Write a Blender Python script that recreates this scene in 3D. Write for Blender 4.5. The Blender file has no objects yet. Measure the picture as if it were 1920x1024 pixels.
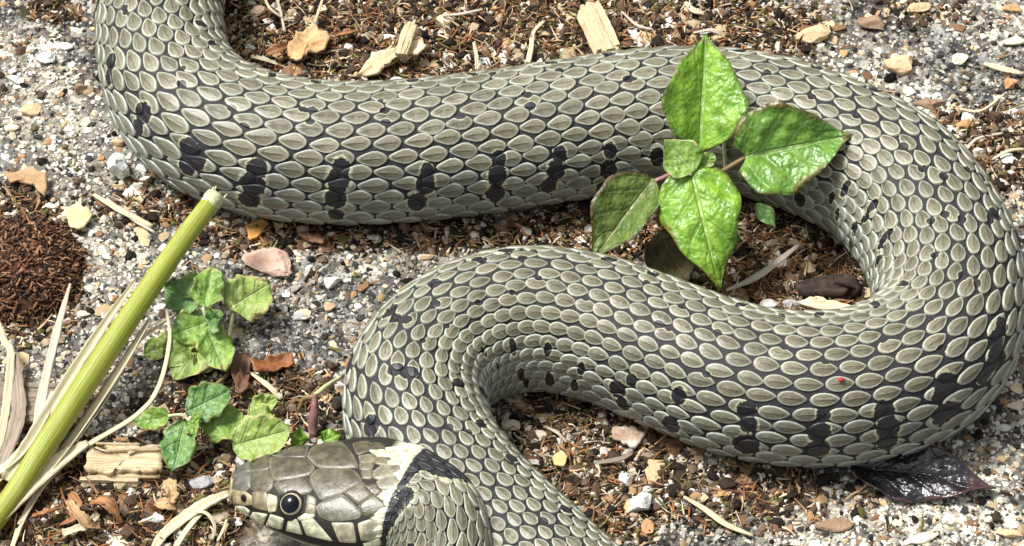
import bpy, math, random
import numpy as np
from mathutils import Vector, Matrix
from mathutils.bvhtree import BVHTree

random.seed(7)
RNG = np.random.default_rng(11)
S = 0.01                                   # everything below is written in centimetres
scene = bpy.context.scene
COL = scene.collection
rad = math.radians

# ------------------------------------------------------------------ camera
ELEV, DIST, FPX = rad(50), 62.0, 6435.0    # focal length in pixels of the 1920 px wide frame
TGT = np.array([0.0, 0.0, 0.6])
FW = np.array([0, math.cos(ELEV), -math.sin(ELEV)])
UP = np.array([0, math.sin(ELEV), math.cos(ELEV)])
RT = np.array([1.0, 0, 0])
CAM = TGT - FW * DIST
cd = bpy.data.cameras.new('camera')
cd.sensor_width = 36.0
cd.lens = 36.0 * FPX / 1920.0
cd.clip_start, cd.clip_end = 0.01, 100.0
cam = bpy.data.objects.new('camera', cd)
cam.location = CAM * S
cam.rotation_euler = (math.pi / 2 - ELEV, 0, 0)
COL.objects.link(cam)
scene.camera = cam

# ------------------------------------------------------------------ sky, sun, exposure
SUN_EL, SUN_AZ = 60, -74                    # degrees; azimuth measured from +Y (away) towards +X
world = bpy.data.worlds.new('World'); scene.world = world
world.use_nodes = True
wn, wl = world.node_tree.nodes, world.node_tree.links
wn.clear()
sky = wn.new('ShaderNodeTexSky'); sky.sky_type = 'NISHITA'; sky.sun_disc = False
sky.sun_elevation = rad(SUN_EL); sky.sun_rotation = rad(SUN_AZ)
sky.dust_density = 4.0; sky.air_density = 1.0; sky.ozone_density = 1.0
hs = wn.new('ShaderNodeHueSaturation'); hs.inputs['Saturation'].default_value = 0.16
bg = wn.new('ShaderNodeBackground'); bg.inputs['Strength'].default_value = 0.085
wo = wn.new('ShaderNodeOutputWorld')
wl.new(sky.outputs[0], hs.inputs['Color']); wl.new(hs.outputs[0], bg.inputs[0]); wl.new(bg.outputs[0], wo.inputs[0])
sd = bpy.data.lights.new('sun', 'SUN'); sd.energy = 2.6; sd.angle = rad(16); sd.color = (1, .985, .955)
sun = bpy.data.objects.new('sun', sd)
az = rad(SUN_AZ)
to_sun = Vector((math.sin(az) * math.cos(rad(SUN_EL)), math.cos(az) * math.cos(rad(SUN_EL)), math.sin(rad(SUN_EL))))
sun.rotation_euler = to_sun.to_track_quat('Z', 'Y').to_euler()
sun.location = to_sun * 2
COL.objects.link(sun)
scene.view_settings.view_transform = 'Standard'
scene.view_settings.look = 'None'
scene.view_settings.exposure = 1.0
scene.view_settings.gamma = 1.0
scene.view_settings.use_curve_mapping = False

# ------------------------------------------------------------------ helpers
def ray(x, y):
    d = FW + RT * ((x - 960) / FPX) - UP * ((y - 512) / FPX)
    return d / np.linalg.norm(d)

def P(x, y, z=0.0):
    """the point at height z (cm) that the photograph shows at pixel x, y"""
    d = ray(x, y)
    return CAM + d * ((z - CAM[2]) / d[2])

def to_px(V):
    V = np.asarray(V, float) - CAM
    dep = V @ FW
    return np.stack([960 + FPX * (V @ RT) / dep, 512 - FPX * (V @ UP) / dep], -1), dep

def hash2(ix, iy, seed):
    h = (ix.astype(np.int64) * 374761393 + iy.astype(np.int64) * 668265263 + seed * 1442695041) & 0xffffffff
    h = ((h ^ (h >> 13)) * 1274126177) & 0xffffffff
    return ((h ^ (h >> 16)) & 0xffff) / 65535.0

def vnoise(x, y, seed=0):
    x = np.asarray(x, float); y = np.asarray(y, float)
    ix, iy = np.floor(x), np.floor(y)
    fx, fy = x - ix, y - iy
    fx = fx * fx * (3 - 2 * fx); fy = fy * fy * (3 - 2 * fy)
    a = hash2(ix, iy, seed); b = hash2(ix + 1, iy, seed); c = hash2(ix, iy + 1, seed); d = hash2(ix + 1, iy + 1, seed)
    return (a * (1 - fx) + b * fx) * (1 - fy) + (c * (1 - fx) + d * fx) * fy

def fbm(x, y, seed=0, octv=4):
    r, a, t = 0, 1.0, 0
    for o in range(octv):
        r = r + a * vnoise(x * 2 ** o, y * 2 ** o, seed + o * 17); t += a; a *= .5
    return r / t

ORIG = {}
def link(o, parent, origin):
    COL.objects.link(o)
    origin = np.asarray(origin, float)
    if parent is not None:
        o.parent = parent
        o.location = (origin - ORIG[parent.name]) * S
    else:
        o.location = origin * S
    ORIG[o.name] = origin

def tag(o, label=None, cat=None, group=None, kind=None):
    if label: o['label'] = label
    if cat: o['category'] = cat
    if group: o['group'] = group
    if kind: o['kind'] = kind
    return o

def empty(name, origin, label, cat, group=None):
    o = bpy.data.objects.new(name, None)
    o.empty_display_size = 0.01
    link(o, None, origin)
    return tag(o, label, cat, group)

def mesh(name, V, F, mat, parent=None, origin=None, attrs=None, smooth=True):
    """V: n x 3 in cm. F: one array (m x k) or a list of such arrays. One mesh object."""
    V = np.asarray(V, float)
    if not isinstance(F, list): F = [F]
    F = [np.asarray(f, np.int32) for f in F if len(f)]
    if origin is None:
        origin = [(V[:, 0].min() + V[:, 0].max()) / 2, (V[:, 1].min() + V[:, 1].max()) / 2, V[:, 2].min()]
    origin = np.asarray(origin, float)
    me = bpy.data.meshes.new(name)
    me.vertices.add(len(V))
    me.vertices.foreach_set('co', ((V - origin) * S).astype(np.float32).ravel())
    idx = np.concatenate([f.ravel() for f in F])
    tot = np.concatenate([np.full(len(f), f.shape[1], np.int32) for f in F])
    st = np.concatenate([[0], np.cumsum(tot)[:-1]]).astype(np.int32)
    me.loops.add(len(idx)); me.loops.foreach_set('vertex_index', idx)
    me.polygons.add(len(tot)); me.polygons.foreach_set('loop_start', st)
    if attrs:
        for k, a in attrs.items():
            a = np.asarray(a, np.float32)
            if a.ndim == 1:
                at = me.attributes.new(k, 'FLOAT', 'POINT'); at.data.foreach_set('value', a)
            else:
                at = me.attributes.new(k, 'FLOAT_VECTOR', 'POINT'); at.data.foreach_set('vector', a.ravel())
    me.update(calc_edges=True)
    me.validate()
    me.polygons.foreach_set('use_smooth', np.full(len(me.polygons), bool(smooth)))
    me.materials.append(mat)
    o = bpy.data.objects.new(name, me)
    link(o, parent, origin)
    return o

class NT:
    """tiny helper for node materials"""
    def __init__(s, name):
        s.m = bpy.data.materials.new(name); s.m.use_nodes = True
        s.t = s.m.node_tree; s.n = s.t.nodes; s.l = s.t.links
        s.b = s.n['Principled BSDF']; s.out = s.n['Material Output']
    def add(s, typ, **kw):
        nd = s.n.new('ShaderNode' + typ)
        for k, v in kw.items():
            setattr(nd, k, v)
        return nd
    def set(s, sock, v):
        if hasattr(v, 'is_linked') or isinstance(v, bpy.types.NodeSocket): s.l.new(v, sock)
        elif isinstance(v, (tuple, list)) and len(v) == 3 and sock.type == 'RGBA': sock.default_value = (*v, 1)
        else: sock.default_value = v
    def attr(s, name, out='Fac'):
        a = s.add('Attribute', attribute_name=name); return a.outputs[out]
    def math(s, op, a, b=0.0, clamp=False):
        m = s.add('Math', operation=op, use_clamp=clamp); s.set(m.inputs[0], a); s.set(m.inputs[1], b); return m.outputs[0]
    def smooth(s, v, lo, hi, tolo=0.0, tohi=1.0):
        m = s.add('MapRange', interpolation_type='SMOOTHSTEP'); s.set(m.inputs['Value'], v)
        s.set(m.inputs['From Min'], lo); s.set(m.inputs['From Max'], hi); s.set(m.inputs['To Min'], tolo); s.set(m.inputs['To Max'], tohi)
        return m.outputs['Result']
    def mix(s, f, a, b, mode='MIX'):
        m = s.add('Mix', data_type='RGBA', blend_type=mode); s.set(m.inputs[0], f); s.set(m.inputs[6], a); s.set(m.inputs[7], b); return m.outputs[2]
    def coord(s):
        return s.add('TexCoord').outputs['Object']
    def noise(s, scale, detail=3, rough=.55, vec=None, out='Fac'):
        nd = s.add('TexNoise'); nd.inputs['Scale'].default_value = scale; nd.inputs['Detail'].default_value = detail
        nd.inputs['Roughness'].default_value = rough
        s.l.new(vec if vec is not None else s.coord(), nd.inputs['Vector']); return nd.outputs[out]
    def voro(s, scale, vec=None, out='Distance', feature='F1'):
        nd = s.add('TexVoronoi', feature=feature); nd.inputs['Scale'].default_value = scale
        s.l.new(vec if vec is not None else s.coord(), nd.inputs['Vector']); return nd.outputs[out]
    def sep(s, v):
        x = s.add('SeparateXYZ'); s.l.new(v, x.inputs[0]); return x.outputs
    def ramp(s, v, stops, const=False):
        r = s.add('ValToRGB'); s.l.new(v, r.inputs[0]); e = r.color_ramp.elements
        if const: r.color_ramp.interpolation = 'CONSTANT'
        e[0].position, e[0].color = stops[0][0], (*stops[0][1], 1)
        e[1].position, e[1].color = stops[1][0], (*stops[1][1], 1)
        for p, c in stops[2:]:
            k = e.new(p); k.color = (*c, 1)
        return r.outputs['Color']
    def bump(s, h, strength=.5, dist=.0003):
        b = s.add('Bump'); s.set(b.inputs['Strength'], strength); b.inputs['Distance'].default_value = dist
        s.l.new(h, b.inputs['Height']); s.l.new(b.outputs[0], s.b.inputs['Normal'])
    def fin(s, col, rough=.6, spec=.4):
        s.set(s.b.inputs['Base Color'], col); s.set(s.b.inputs['Roughness'], rough); s.set(s.b.inputs['Specular IOR Level'], spec)
        return s.m

# ------------------------------------------------------------------ materials
def mat_skin():
    m = NT('snake skin'); c = m.attr('skin', 'Color')
    n = m.noise(900, 3)
    m.bump(m.noise(1500, 2), .4, .0002)
    return m.fin(m.mix(.5, c, m.mix(n, (.3, .3, .3), (1.6, 1.6, 1.6)), 'MULTIPLY'), .65, .25)

def mat_scale():
    m = NT('snake scale')
    x = m.sep(m.attr('st', 'Vector'))              # s along, t across, e distance to rim
    inf = m.sep(m.attr('info', 'Vector'))          # blotch field, flank tone, random
    pale = m.sep(m.attr('extra', 'Vector'))        # cream collar, unused, keel strength
    sv, tv, ev = x[0], x[1], x[2]
    wob = m.noise(1400, 3, .6)
    wob2 = m.noise(420, 2, .5)
    e2 = m.math('ADD', ev, m.math('MULTIPLY', m.math('SUBTRACT', wob, .5), .28))
    rim = m.math('MULTIPLY', m.smooth(e2, .72, .98), m.smooth(m.math('ABSOLUTE', sv), .55, 1.0, 1, .55))
    mid = m.mix(inf[1], (.172, .161, .108), (.198, .210, .172))
    mid = m.mix(m.smooth(wob2, .35, .7), mid, m.mix(inf[1], (.228, .217, .154), (.246, .262, .220)))
    edge = m.mix(inf[1], (.38, .39, .315), (.375, .41, .36))
    cs = m.add('CombineXYZ'); m.set(cs.inputs[0], m.math('MULTIPLY', tv, 4.5)); m.set(cs.inputs[1], m.math('MULTIPLY', sv, .9)); m.set(cs.inputs[2], m.math('MULTIPLY', inf[2], 60))
    strk = m.noise(1.0, 3, .6, cs.outputs[0])
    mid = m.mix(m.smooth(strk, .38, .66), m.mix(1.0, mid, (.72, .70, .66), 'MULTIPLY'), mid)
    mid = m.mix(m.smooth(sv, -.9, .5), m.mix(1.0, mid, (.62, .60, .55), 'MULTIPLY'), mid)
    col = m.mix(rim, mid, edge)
    at = m.math('ABSOLUTE', tv)
    keel = m.math('MULTIPLY', m.smooth(at, .04, .15, 1, 0), m.smooth(m.math('ABSOLUTE', sv), .35, .70, 1, 0))
    keel = m.math('MULTIPLY', keel, pale[2])
    keel = m.math('MULTIPLY', keel, m.smooth(wob, .3, .6, .35, 1))
    col = m.mix(m.math('MULTIPLY', keel, .95), col, (.085, .07, .042))
    br = m.math('ADD', .72, m.math('MULTIPLY', m.math('ADD', inf[2], m.math('MULTIPLY', m.noise(60, 2), .5)), .40))
    col = m.mix(1.0, col, m.add('CombineColor').outputs[0], 'MULTIPLY') if False else col
    bc = m.add('CombineXYZ'); [m.set(bc.inputs[i], br) for i in range(3)]
    col = m.mix(1.0, col, bc.outputs[0], 'MULTIPLY')
    col = m.mix(pale[0], col, m.mix(rim, (.56, .56, .40), (.62, .62, .46)))
    jag = m.math('ADD', inf[0], m.math('MULTIPLY', m.math('SUBTRACT', m.noise(1000, 4, .7), .5), .80))
    fr = m.smooth(jag, .24, .47)
    col = m.mix(m.math('MULTIPLY', fr, .8), col, (.44, .43, .28))
    blk = m.smooth(jag, .50, .54)
    col = m.mix(blk, col, m.mix(wob2, (.005, .005, .006), (.018, .018, .023)))
    spk = m.smooth(m.noise(2600, 2, .5), .72, .78, 0, .6)
    col = m.mix(spk, col, (.05, .045, .035))
    dark = m.smooth(e2, .97, 1.06)
    col = m.mix(m.math('MULTIPLY', dark, .5), col, (.05, .047, .04))
    h = m.math('ADD', m.math('MULTIPLY', keel, .5), m.math('MULTIPLY', wob, .35))
    m.bump(h, .55, .00022)
    rg = m.math('ADD', .34, m.math('MULTIPLY', wob2, .22))
    return m.fin(col, rg, .5)

def mat_plate():
    m = NT('snake head plate')
    c = m.attr('pcol', 'Color'); e = m.attr('rim')
    w = m.noise(500, 4, .6); w2 = m.noise(2200, 3, .6)
    col = m.mix(.75, c, m.mix(m.smooth(w, .32, .68), (.42, .40, .34), (1.65, 1.62, 1.55)), 'MULTIPLY')
    col = m.mix(m.math('MULTIPLY', m.smooth(w2, .62, .74), .5), col, (.06, .05, .035))
    col = m.mix(m.math('MULTIPLY', m.smooth(e, .86, 1.0), .25), col, (.5, .5, .42))
    m.bump(m.math('ADD', w, m.math("MULTIPLY", w2, .3)), .28, .0004)
    return m.fin(col, m.smooth(w, .3, .7, .30, .46), .55)

def mat_ground():
    m = NT('old concrete with soil')
    soil = m.attr('soil'); lich = m.attr('lichen')
    v1 = m.voro(760, out='Color'); v2 = m.voro(1500, out='Color'); v3 = m.voro(330, out='Color')
    r1 = m.sep(v1)[0]; r2 = m.sep(v2)[1]; r3 = m.sep(v3)[2]
    con = m.ramp(r1, [(0, (.035, .035, .037)), (.18, (.12, .12, .12)), (.42, (.26, .26, .25)), (.62, (.42, .41, .39)), (.78, (.62, .61, .58)), (.9, (.36, .26, .17)), (.95, (.75, .74, .71))], True)
    con2 = m.ramp(r2, [(0, (.03, .03, .032)), (.25, (.17, .17, .165)), (.5, (.34, .34, .33)), (.75, (.52, .51, .49)), (.9, (.22, .15, .1))], True)
    con = m.mix(.5, con, con2); con = m.mix(1.0, con, (.62, .59, .52), 'MULTIPLY')
    con = m.mix(m.smooth(m.noise(110, 4), .42, .62, 0, .6), con, (.10, .10, .105))
    con = m.mix(m.math('MULTIPLY', lich, m.smooth(m.noise(330, 5, .7), .50, .58)), con, (.60, .59, .53))
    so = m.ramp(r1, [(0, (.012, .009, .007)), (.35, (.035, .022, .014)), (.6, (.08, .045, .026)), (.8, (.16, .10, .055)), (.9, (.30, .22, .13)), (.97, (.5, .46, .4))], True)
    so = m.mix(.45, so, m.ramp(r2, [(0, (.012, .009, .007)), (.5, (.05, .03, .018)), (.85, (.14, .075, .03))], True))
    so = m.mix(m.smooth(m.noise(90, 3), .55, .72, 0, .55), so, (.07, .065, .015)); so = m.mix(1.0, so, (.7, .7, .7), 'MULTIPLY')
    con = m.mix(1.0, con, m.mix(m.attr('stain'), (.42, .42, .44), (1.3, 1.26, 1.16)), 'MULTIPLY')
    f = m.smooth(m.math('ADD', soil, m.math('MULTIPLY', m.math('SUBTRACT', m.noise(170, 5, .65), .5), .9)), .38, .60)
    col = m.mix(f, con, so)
    h = m.math('ADD', m.noise(420, 5, .7), m.math('MULTIPLY', r1, .5))
    m.bump(h, .9, .0009)
    return m.fin(col, .85, .25)

def mat_vcol(name, rough=.8, spec=.3, ns=1500, amp=.5, bump=.5, dist=.0003):
    m = NT(name); c = m.attr('vcol', 'Color')
    n = m.noise(ns, 4, .65)
    m.bump(n, bump, dist)
    return m.fin(m.mix(amp, c, m.mix(n, (.25, .25, .25), (1.7, 1.7, 1.7)), 'MULTIPLY'), rough, spec)

def mat_noise(name, c1, c2, c3=None, scale=300, rough=.75, spec=.3, bump=.6, dist=.0005, stretch=None, scale2=1400, amt3=.5):
    m = NT(name); co = m.coord()
    if stretch:
        mp = m.add('Mapping'); m.l.new(co, mp.inputs['Vector']); mp.inputs['Scale'].default_value = stretch; co = mp.outputs[0]
    n = m.noise(scale, 5, .62, co); n2 = m.noise(scale2, 3, .6, co)
    col = m.mix(m.smooth(n, .3, .7), c1, c2)
    if c3: col = m.mix(m.smooth(n2, .52, .72, 0, amt3), col, c3)
    m.bump(m.math('ADD', n, m.math('MULTIPLY', n2, .5)), bump, dist)
    return m.fin(col, rough, spec)

def mat_fibre(name, c1, c2, c3, rough=.6, spec=.35, across=26, bump=.5):
    """long fibres: attribute uv = (along 0-1, across 0-1, random)"""
    m = NT(name); uv = m.attr('uvw', 'Vector')
    mp = m.add('Mapping'); m.l.new(uv, mp.inputs['Vector']); mp.inputs['Scale'].default_value = (2.5, across, 7)
    n = m.noise(1.0, 4, .6, mp.outputs[0])
    mp2 = m.add('Mapping'); m.l.new(uv, mp2.inputs['Vector']); mp2.inputs['Scale'].default_value = (9, 4, 7)
    n2 = m.noise(1.0, 4, .6, mp2.outputs[0])
    col = m.mix(m.smooth(n, .34, .66), c1, c2)
    col = m.mix(m.smooth(n2, .52, .75, 0, .65), col, c3)
    m.bump(n, bump, .0006)
    return m.fin(col, rough, spec)

def mat_leaf(name, g1, g2, vein, blotch, amt, rough=.30, spec=.55, holes=.0, redtip=0.0):
    m = NT(name)
    uv = m.sep(m.attr('uvw', 'Vector'))            # along 0-1, across -1..1, random
    co = m.coord()
    n = m.noise(330, 4, .6, co); n2 = m.noise(1500, 4, .6, co); n3 = m.noise(190, 3, .6, co)
    col = m.mix(m.smooth(n, .32, .68), g1, g2)
    t = m.math('ABSOLUTE', uv[1])
    w = m.add('TexWave', wave_type='BANDS', bands_direction='X', wave_profile='SIN')
    cx = m.add('CombineXYZ'); m.set(cx.inputs[0], m.math('SUBTRACT', uv[0], m.math('MULTIPLY', t, .33)))
    m.l.new(cx.outputs[0], w.inputs['Vector']); w.inputs['Scale'].default_value = 1.25; w.inputs['Distortion'].default_value = 0
    side = m.math('MULTIPLY', m.smooth(w.outputs[1], .90, .985), m.smooth(t, .75, .9, 1, 0))
    midv = m.smooth(t, .025, .075, 1, 0)
    v = m.math('MAXIMUM', midv, m.math('MULTIPLY', side, .28))
    col = m.mix(m.math('MULTIPLY', v, .7), col, vein)
    edge = m.math('ADD', m.math('MULTIPLY', m.smooth(t, .72, 1.0), .8), m.math('MULTIPLY', m.smooth(uv[0], .75, 1.0), redtip))
    bf = m.smooth(m.math('ADD', m.math('MULTIPLY', edge, .35), n3), .62, .78, 0, amt)
    col = m.mix(bf, col, blotch)
    vn = m.smooth(m.voro(620, co, 'Distance', 'DISTANCE_TO_EDGE'), .03, .12, 1, 0)
    col = m.mix(m.math('MULTIPLY', vn, .22), col, vein)
    sp = m.smooth(n2, .70, .76, 0, .8)
    col = m.mix(m.math('MULTIPLY', sp, m.smooth(n3, .4, .55)), col, (.62, .66, .36))
    h = m.math('ADD', m.math('MULTIPLY', n, .45), m.math('SUBTRACT', m.math('MULTIPLY', n2, .12), m.math('MULTIPLY', v, .5)))
    m.bump(m.math('ADD', h, m.math('MULTIPLY', n3, 2.4)), .6, .0012)
    m.fin(col, m.smooth(n, .3, .7, rough, rough + .16), spec)
    tr = m.add('BsdfTranslucent'); m.set(tr.inputs[0], m.mix(1.0, col, (1.25, 1.35, .6), 'MULTIPLY'))
    ms = m.add('MixShader'); ms.inputs[0].default_value = .22
    m.l.new(m.b.outputs[0], ms.inputs[1]); m.l.new(tr.outputs[0], ms.inputs[2]); m.l.new(ms.outputs[0], m.out.inputs[0])
    return m.m

def mat_plain(name, c, rough=.4, spec=.5, coat=0):
    m = NT(name); n = m.noise(1200, 3)
    m.b.inputs['Coat Weight'].default_value = coat; m.b.inputs['Coat Roughness'].default_value = .03
    return m.fin(m.mix(n, tuple(k * .75 for k in c), tuple(min(1, k * 1.2) for k in c)), rough, spec)

M = dict(
    skin=mat_skin(), scale=mat_scale(), plate=mat_plate(), ground=mat_ground(),
    grit=mat_vcol('grit'), crumb=mat_vcol('soil crumb', .85, .2, 1200), strand=mat_vcol('dry strand', .75, .25, 900, .4),
    leaf=mat_leaf('leaf bright', (.095, .25, .010), (.25, .45, .028), (.36, .50, .14), (.10, .035, .02), .55, .30, .6, 0, .8),
    leaf_mid=mat_leaf('leaf mid', (.075, .20, .018), (.18, .35, .04), (.30, .44, .14), (.13, .045, .02), .75, .28, .65, 0, 1.0),
    leaf_old=mat_leaf('leaf reddish', (.06, .115, .016), (.14, .21, .04), (.28, .30, .12), (.075, .028, .018), .9, .32, .5, 0, .9),
    leaf_brown=mat_leaf('leaf withered', (.06, .05, .018), (.12, .095, .035), (.2, .15, .07), (.04, .02, .012), .9, .5, .4, 0, .5),
    leaf_young=mat_leaf('leaf young', (.13, .26, .03), (.27, .42, .07), (.38, .48, .2), (.46, .42, .16), .7, .34, .5, 0, .3),
    leaf_pale=mat_leaf('leaf pale', (.22, .34, .06), (.40, .50, .13), (.48, .55, .25), (.55, .46, .22), .8, .38, .45, 0, .3),
    leaf_blue=mat_leaf('leaf cool', (.08, .20, .04), (.18, .33, .08), (.28, .40, .2), (.22, .22, .07), .6, .34, .5, 0, .3),
    straw=mat_fibre('straw', (.52, .44, .25), (.76, .71, .53), (.40, .30, .15)),
    straw_grey=mat_fibre('weathered straw', (.42, .36, .27), (.68, .62, .50), (.30, .25, .2)),
    stem=mat_fibre('green stalk', (.20, .24, .018), (.33, .36, .045), (.40, .40, .09), .38, .5, 30, .35),
    pith=mat_noise('cut pith', (.36, .36, .17), (.66, .64, .48), (.26, .20, .08), 500),
    wood=mat_fibre('split wood', (.56, .42, .24), (.76, .64, .43), (.40, .27, .14), .75, .25, 7, .8),
    slab=mat_fibre('wood slab', (.50, .36, .20), (.74, .61, .40), (.34, .22, .11), .8, .2, 46, 1.0),
    wood_grey=mat_fibre('grey wood', (.30, .235, .17), (.50, .42, .33), (.17, .12, .08), .8, .2, 18, .8),
    bark=mat_fibre('dark bark', (.022, .015, .012), (.06, .042, .032), (.11, .075, .05), .8, .25, 12, .9),
    petiole=mat_noise('petiole', (.16, .10, .04), (.20, .17, .06), (.26, .09, .07), 300, .45, .4, .3),
    petiole_pale=mat_noise('pale petiole', (.38, .42, .20), (.52, .54, .32), None, 300, .45, .4, .3),
    petiole_pink=mat_noise('pink petiole', (.20, .085, .09), (.38, .25, .22), (.12, .05, .06), 300, .45, .4, .3),
    eye_dark=mat_plain('eye surround', (.012, .010, .009), .3, .5, .3),
    iris=mat_plain('iris', (.46, .40, .25), .3, .5, .6),
    pupil=mat_plain('pupil', (.002, .003, .006), .07, .30, .0),
    nostril=mat_plain('nostril', (.006, .005, .005), .7, .2),
    darkleaf=mat_leaf('blackened leaf', (.010, .009, .012), (.028, .024, .030), (.05, .045, .05), (.24, .09, .08), .30, .16, .9, 0, 1.2),
    mite=mat_plain('mite', (.42, .03, .03), .6, .3),
)

# ------------------------------------------------------------------ ground layout
def blobs(px, py, L):
    r = np.zeros_like(px)
    for cx, cy, rx, ry, s in L:
        d = ((px - cx) / rx) ** 2 + ((py - cy) / ry) ** 2
        r = np.maximum(r, s * np.clip(1.35 - d * .7, 0, 1))
    return r
SOIL_AND_SHADE = [(830, 60, 430, 120, 1), (1330, 60, 220, 75, .75), (50, 500, 95, 130, 1), (190, 955, 270, 105, 1), (1480, 490, 190, 110, 1),
        (1090, 860, 190, 150, .72), (1850, 280, 120, 75, .8), (470, 770, 170, 95, .75), (760, 440, 420, 34, .62), (1330, 930, 260, 55, .55),  # thin wide blob: dirt that also paints the upper coil's shadow strip
        (1120, 430, 170, 55, .7), (90, 20, 60, 30, .6), (560, 470, 80, 40, .3), (250, 385, 150, 40, .45), (1700, 20, 120, 30, .5), (480, 460, 90, 30, .55)]
LICH = [(60, 60, 110, 80, 1), (110, 190, 60, 60, .6), (1790, 110, 160, 110, .9), (1840, 960, 170, 90, 1), (1420, 990, 160, 50, .8),
        (300, 440, 160, 80, .6), (570, 610, 110, 100, .8), (650, 490, 90, 60, .8), (1620, 900, 120, 50, .5), (500, 640, 120, 70, .7), (1560, 30, 80, 40, .6), (240, 220, 90, 60, .4)]
def zone(x, y, L):
    q, _ = to_px(np.stack([x, y, np.zeros_like(x)], -1))
    return blobs(q[..., 0], q[..., 1], L)
def ground_z(x, y):
    x = np.asarray(x, float); y = np.asarray(y, float)
    so = zone(x, y, SOIL_AND_SHADE)
    return (fbm(x * .35, y * .35, 3) - .5) * .22 + (fbm(x * 2.2, y * 2.2, 9) - .5) * (.07 + .10 * so) + (fbm(x * 9, y * 9, 21, 2) - .5) * .035 - .02

def stain(x, y):
    return np.clip((fbm(np.asarray(x) * .55 + 7, np.asarray(y) * .55 + 2, 41, 4) - .36) / .28, 0, 1)
def build_ground():
    fx = np.arange(-13.5, 13.501, .075); fy = np.arange(-11, 12.001, .075)
    out = np.array([1.5, 4, 9, 20, 45, 100, 250, 600])
    xs = np.concatenate([fx[0] - out[::-1], fx, fx[-1] + out]); ys = np.concatenate([fy[0] - out[::-1], fy, fy[-1] + out])
    X, Y = np.meshgrid(xs, ys)
    Z = ground_z(X, Y)
    V = np.stack([X, Y, Z], -1).reshape(-1, 3)
    nx, ny = len(xs), len(ys)
    i = np.arange(ny - 1)[:, None] * nx + np.arange(nx - 1)[None]
    F = np.stack([i, i + 1, i + nx + 1, i + nx], -1).reshape(-1, 4)
    soil = zone(V[:, 0], V[:, 1], SOIL_AND_SHADE); li = zone(V[:, 0], V[:, 1], LICH)
    far = np.hypot(V[:, 0], V[:, 1]) > 14
    soil[far] = .55 * fbm(V[far, 0] * .2, V[far, 1] * .2, 5); li[far] = .5
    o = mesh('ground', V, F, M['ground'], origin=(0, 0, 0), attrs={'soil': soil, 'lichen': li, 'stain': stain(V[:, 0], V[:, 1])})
    tag(o, 'weathered grey concrete with grit and patches of dark soil', None, None, 'structure')
build_ground()

# ------------------------------------------------------------------ the snake: centre line and sections
# pixel of the body's centre line, radius in cm, from the snout to the tail
PATH = [(428, 914, .0, 1.30), (470, 914, .0, 1.34), (531, 918, .0, 1.42), (604, 925, .0, 1.52), (690, 927, .0, 1.66), (742, 932, .0, 1.74), (788, 948, .82, 1.78), (818, 982, .84, 1.72), (830, 1030, .86, 1.5),
        (826, 1090, .86, 1.2), (780, 1160, .87, .85), (690, 1215, .87), (480, 1260, .90), (180, 1270, .95), (-130, 1190, 1.0), (-330, 980, 1.02), (-400, 650, 1.05), (-400, 250, 1.08), (-330, -130, 1.1),
        (-130, -400, 1.12), (220, -520, 1.13), (600, -520, 1.14), (800, -430, 1.14), (830, -320, 1.14), (740, -235, 1.15), (590, -205, 1.15), (440, -178, 1.15), (335, -105, 1.15),
        (302, 0, 1.17), (302, 80, 1.21), (328, 168, 1.25), (390, 232, 1.29), (480, 270, 1.30), (580, 286, 1.29), (700, 289, 1.28), (885, 272, 1.28), (1080, 243, 1.28), (1190, 228, 1.29), (1300, 222, 1.29),
        (1430, 238, 1.31), (1565, 284, 1.33), (1680, 350, 1.34), (1756, 452, 1.34), (1783, 553, 1.34), (1765, 634, 1.33), (1705, 692, 1.32), (1605, 724, 1.31), (1500, 731, 1.31), (1385, 714, 1.29), (1250, 664, 1.26),
        (1115, 614, 1.24), (990, 597, 1.24), (880, 622, 1.23), (800, 684, 1.22), (776, 762, 1.22), (806, 846, 1.18), (880, 938, 1.14), (990, 1040, 1.10), (1120, 1150, 1.05), (1300, 1250, .98),
        (1560, 1320, .86), (1850, 1330, .70), (2080, 1250, .52), (2220, 1100, .34), (2260, 940, .18), (2240, 850, .06)]
# head: distance from snout -> half width, height above axis, depth below axis
HEAD = np.array([[0, .10, .08, .08], [.05, .25, .18, .16], [.15, .34, .26, .24], [.4, .49, .37, .34], [.93, .75, .53, .46], [1.6, .95, .59, .54], [2.1, 1.05, .63, .56], [2.5, 1.08, .64, .58],
                 [2.9, .98, .64, .58], [3.3, .86, .66, .58], [3.8, .80, .74, .62]])

def catmull(pts, step):
    pts = np.asarray(pts, float)
    p = np.vstack([2 * pts[0] - pts[1], pts, 2 * pts[-1] - pts[-2]])
    out = []
    for i in range(1, len(p) - 2):
        n = max(2, int(np.linalg.norm(p[i + 1, :2] - p[i, :2]) / step))
        t = np.linspace(0, 1, n, endpoint=False)[:, None]
        d = [max(1e-3, np.linalg.norm(p[k + 1, :2] - p[k, :2]) ** .5) for k in (i - 1, i, i + 1)]
        t0, t1, t2, t3 = 0, d[0], d[0] + d[1], d[0] + d[1] + d[2]
        tt = t1 + t * (t2 - t1)
        A1 = (t1 - tt) / (t1 - t0) * p[i - 1] + (tt - t0) / (t1 - t0) * p[i]
        A2 = (t2 - tt) / (t2 - t1) * p[i] + (tt - t1) / (t2 - t1) * p[i + 1]
        A3 = (t3 - tt) / (t3 - t2) * p[i + 1] + (tt - t2) / (t3 - t2) * p[i + 2]
        B1 = (t2 - tt) / (t2 - t0) * A1 + (tt - t0) / (t2 - t0) * A2
        B2 = (t3 - tt) / (t3 - t1) * A2 + (tt - t1) / (t3 - t1) * A3
        out.append((t2 - tt) / (t2 - t1) * B1 + (tt - t1) / (t2 - t1) * B2)
    out.append(pts[-1:]); return np.vstack(out)

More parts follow.
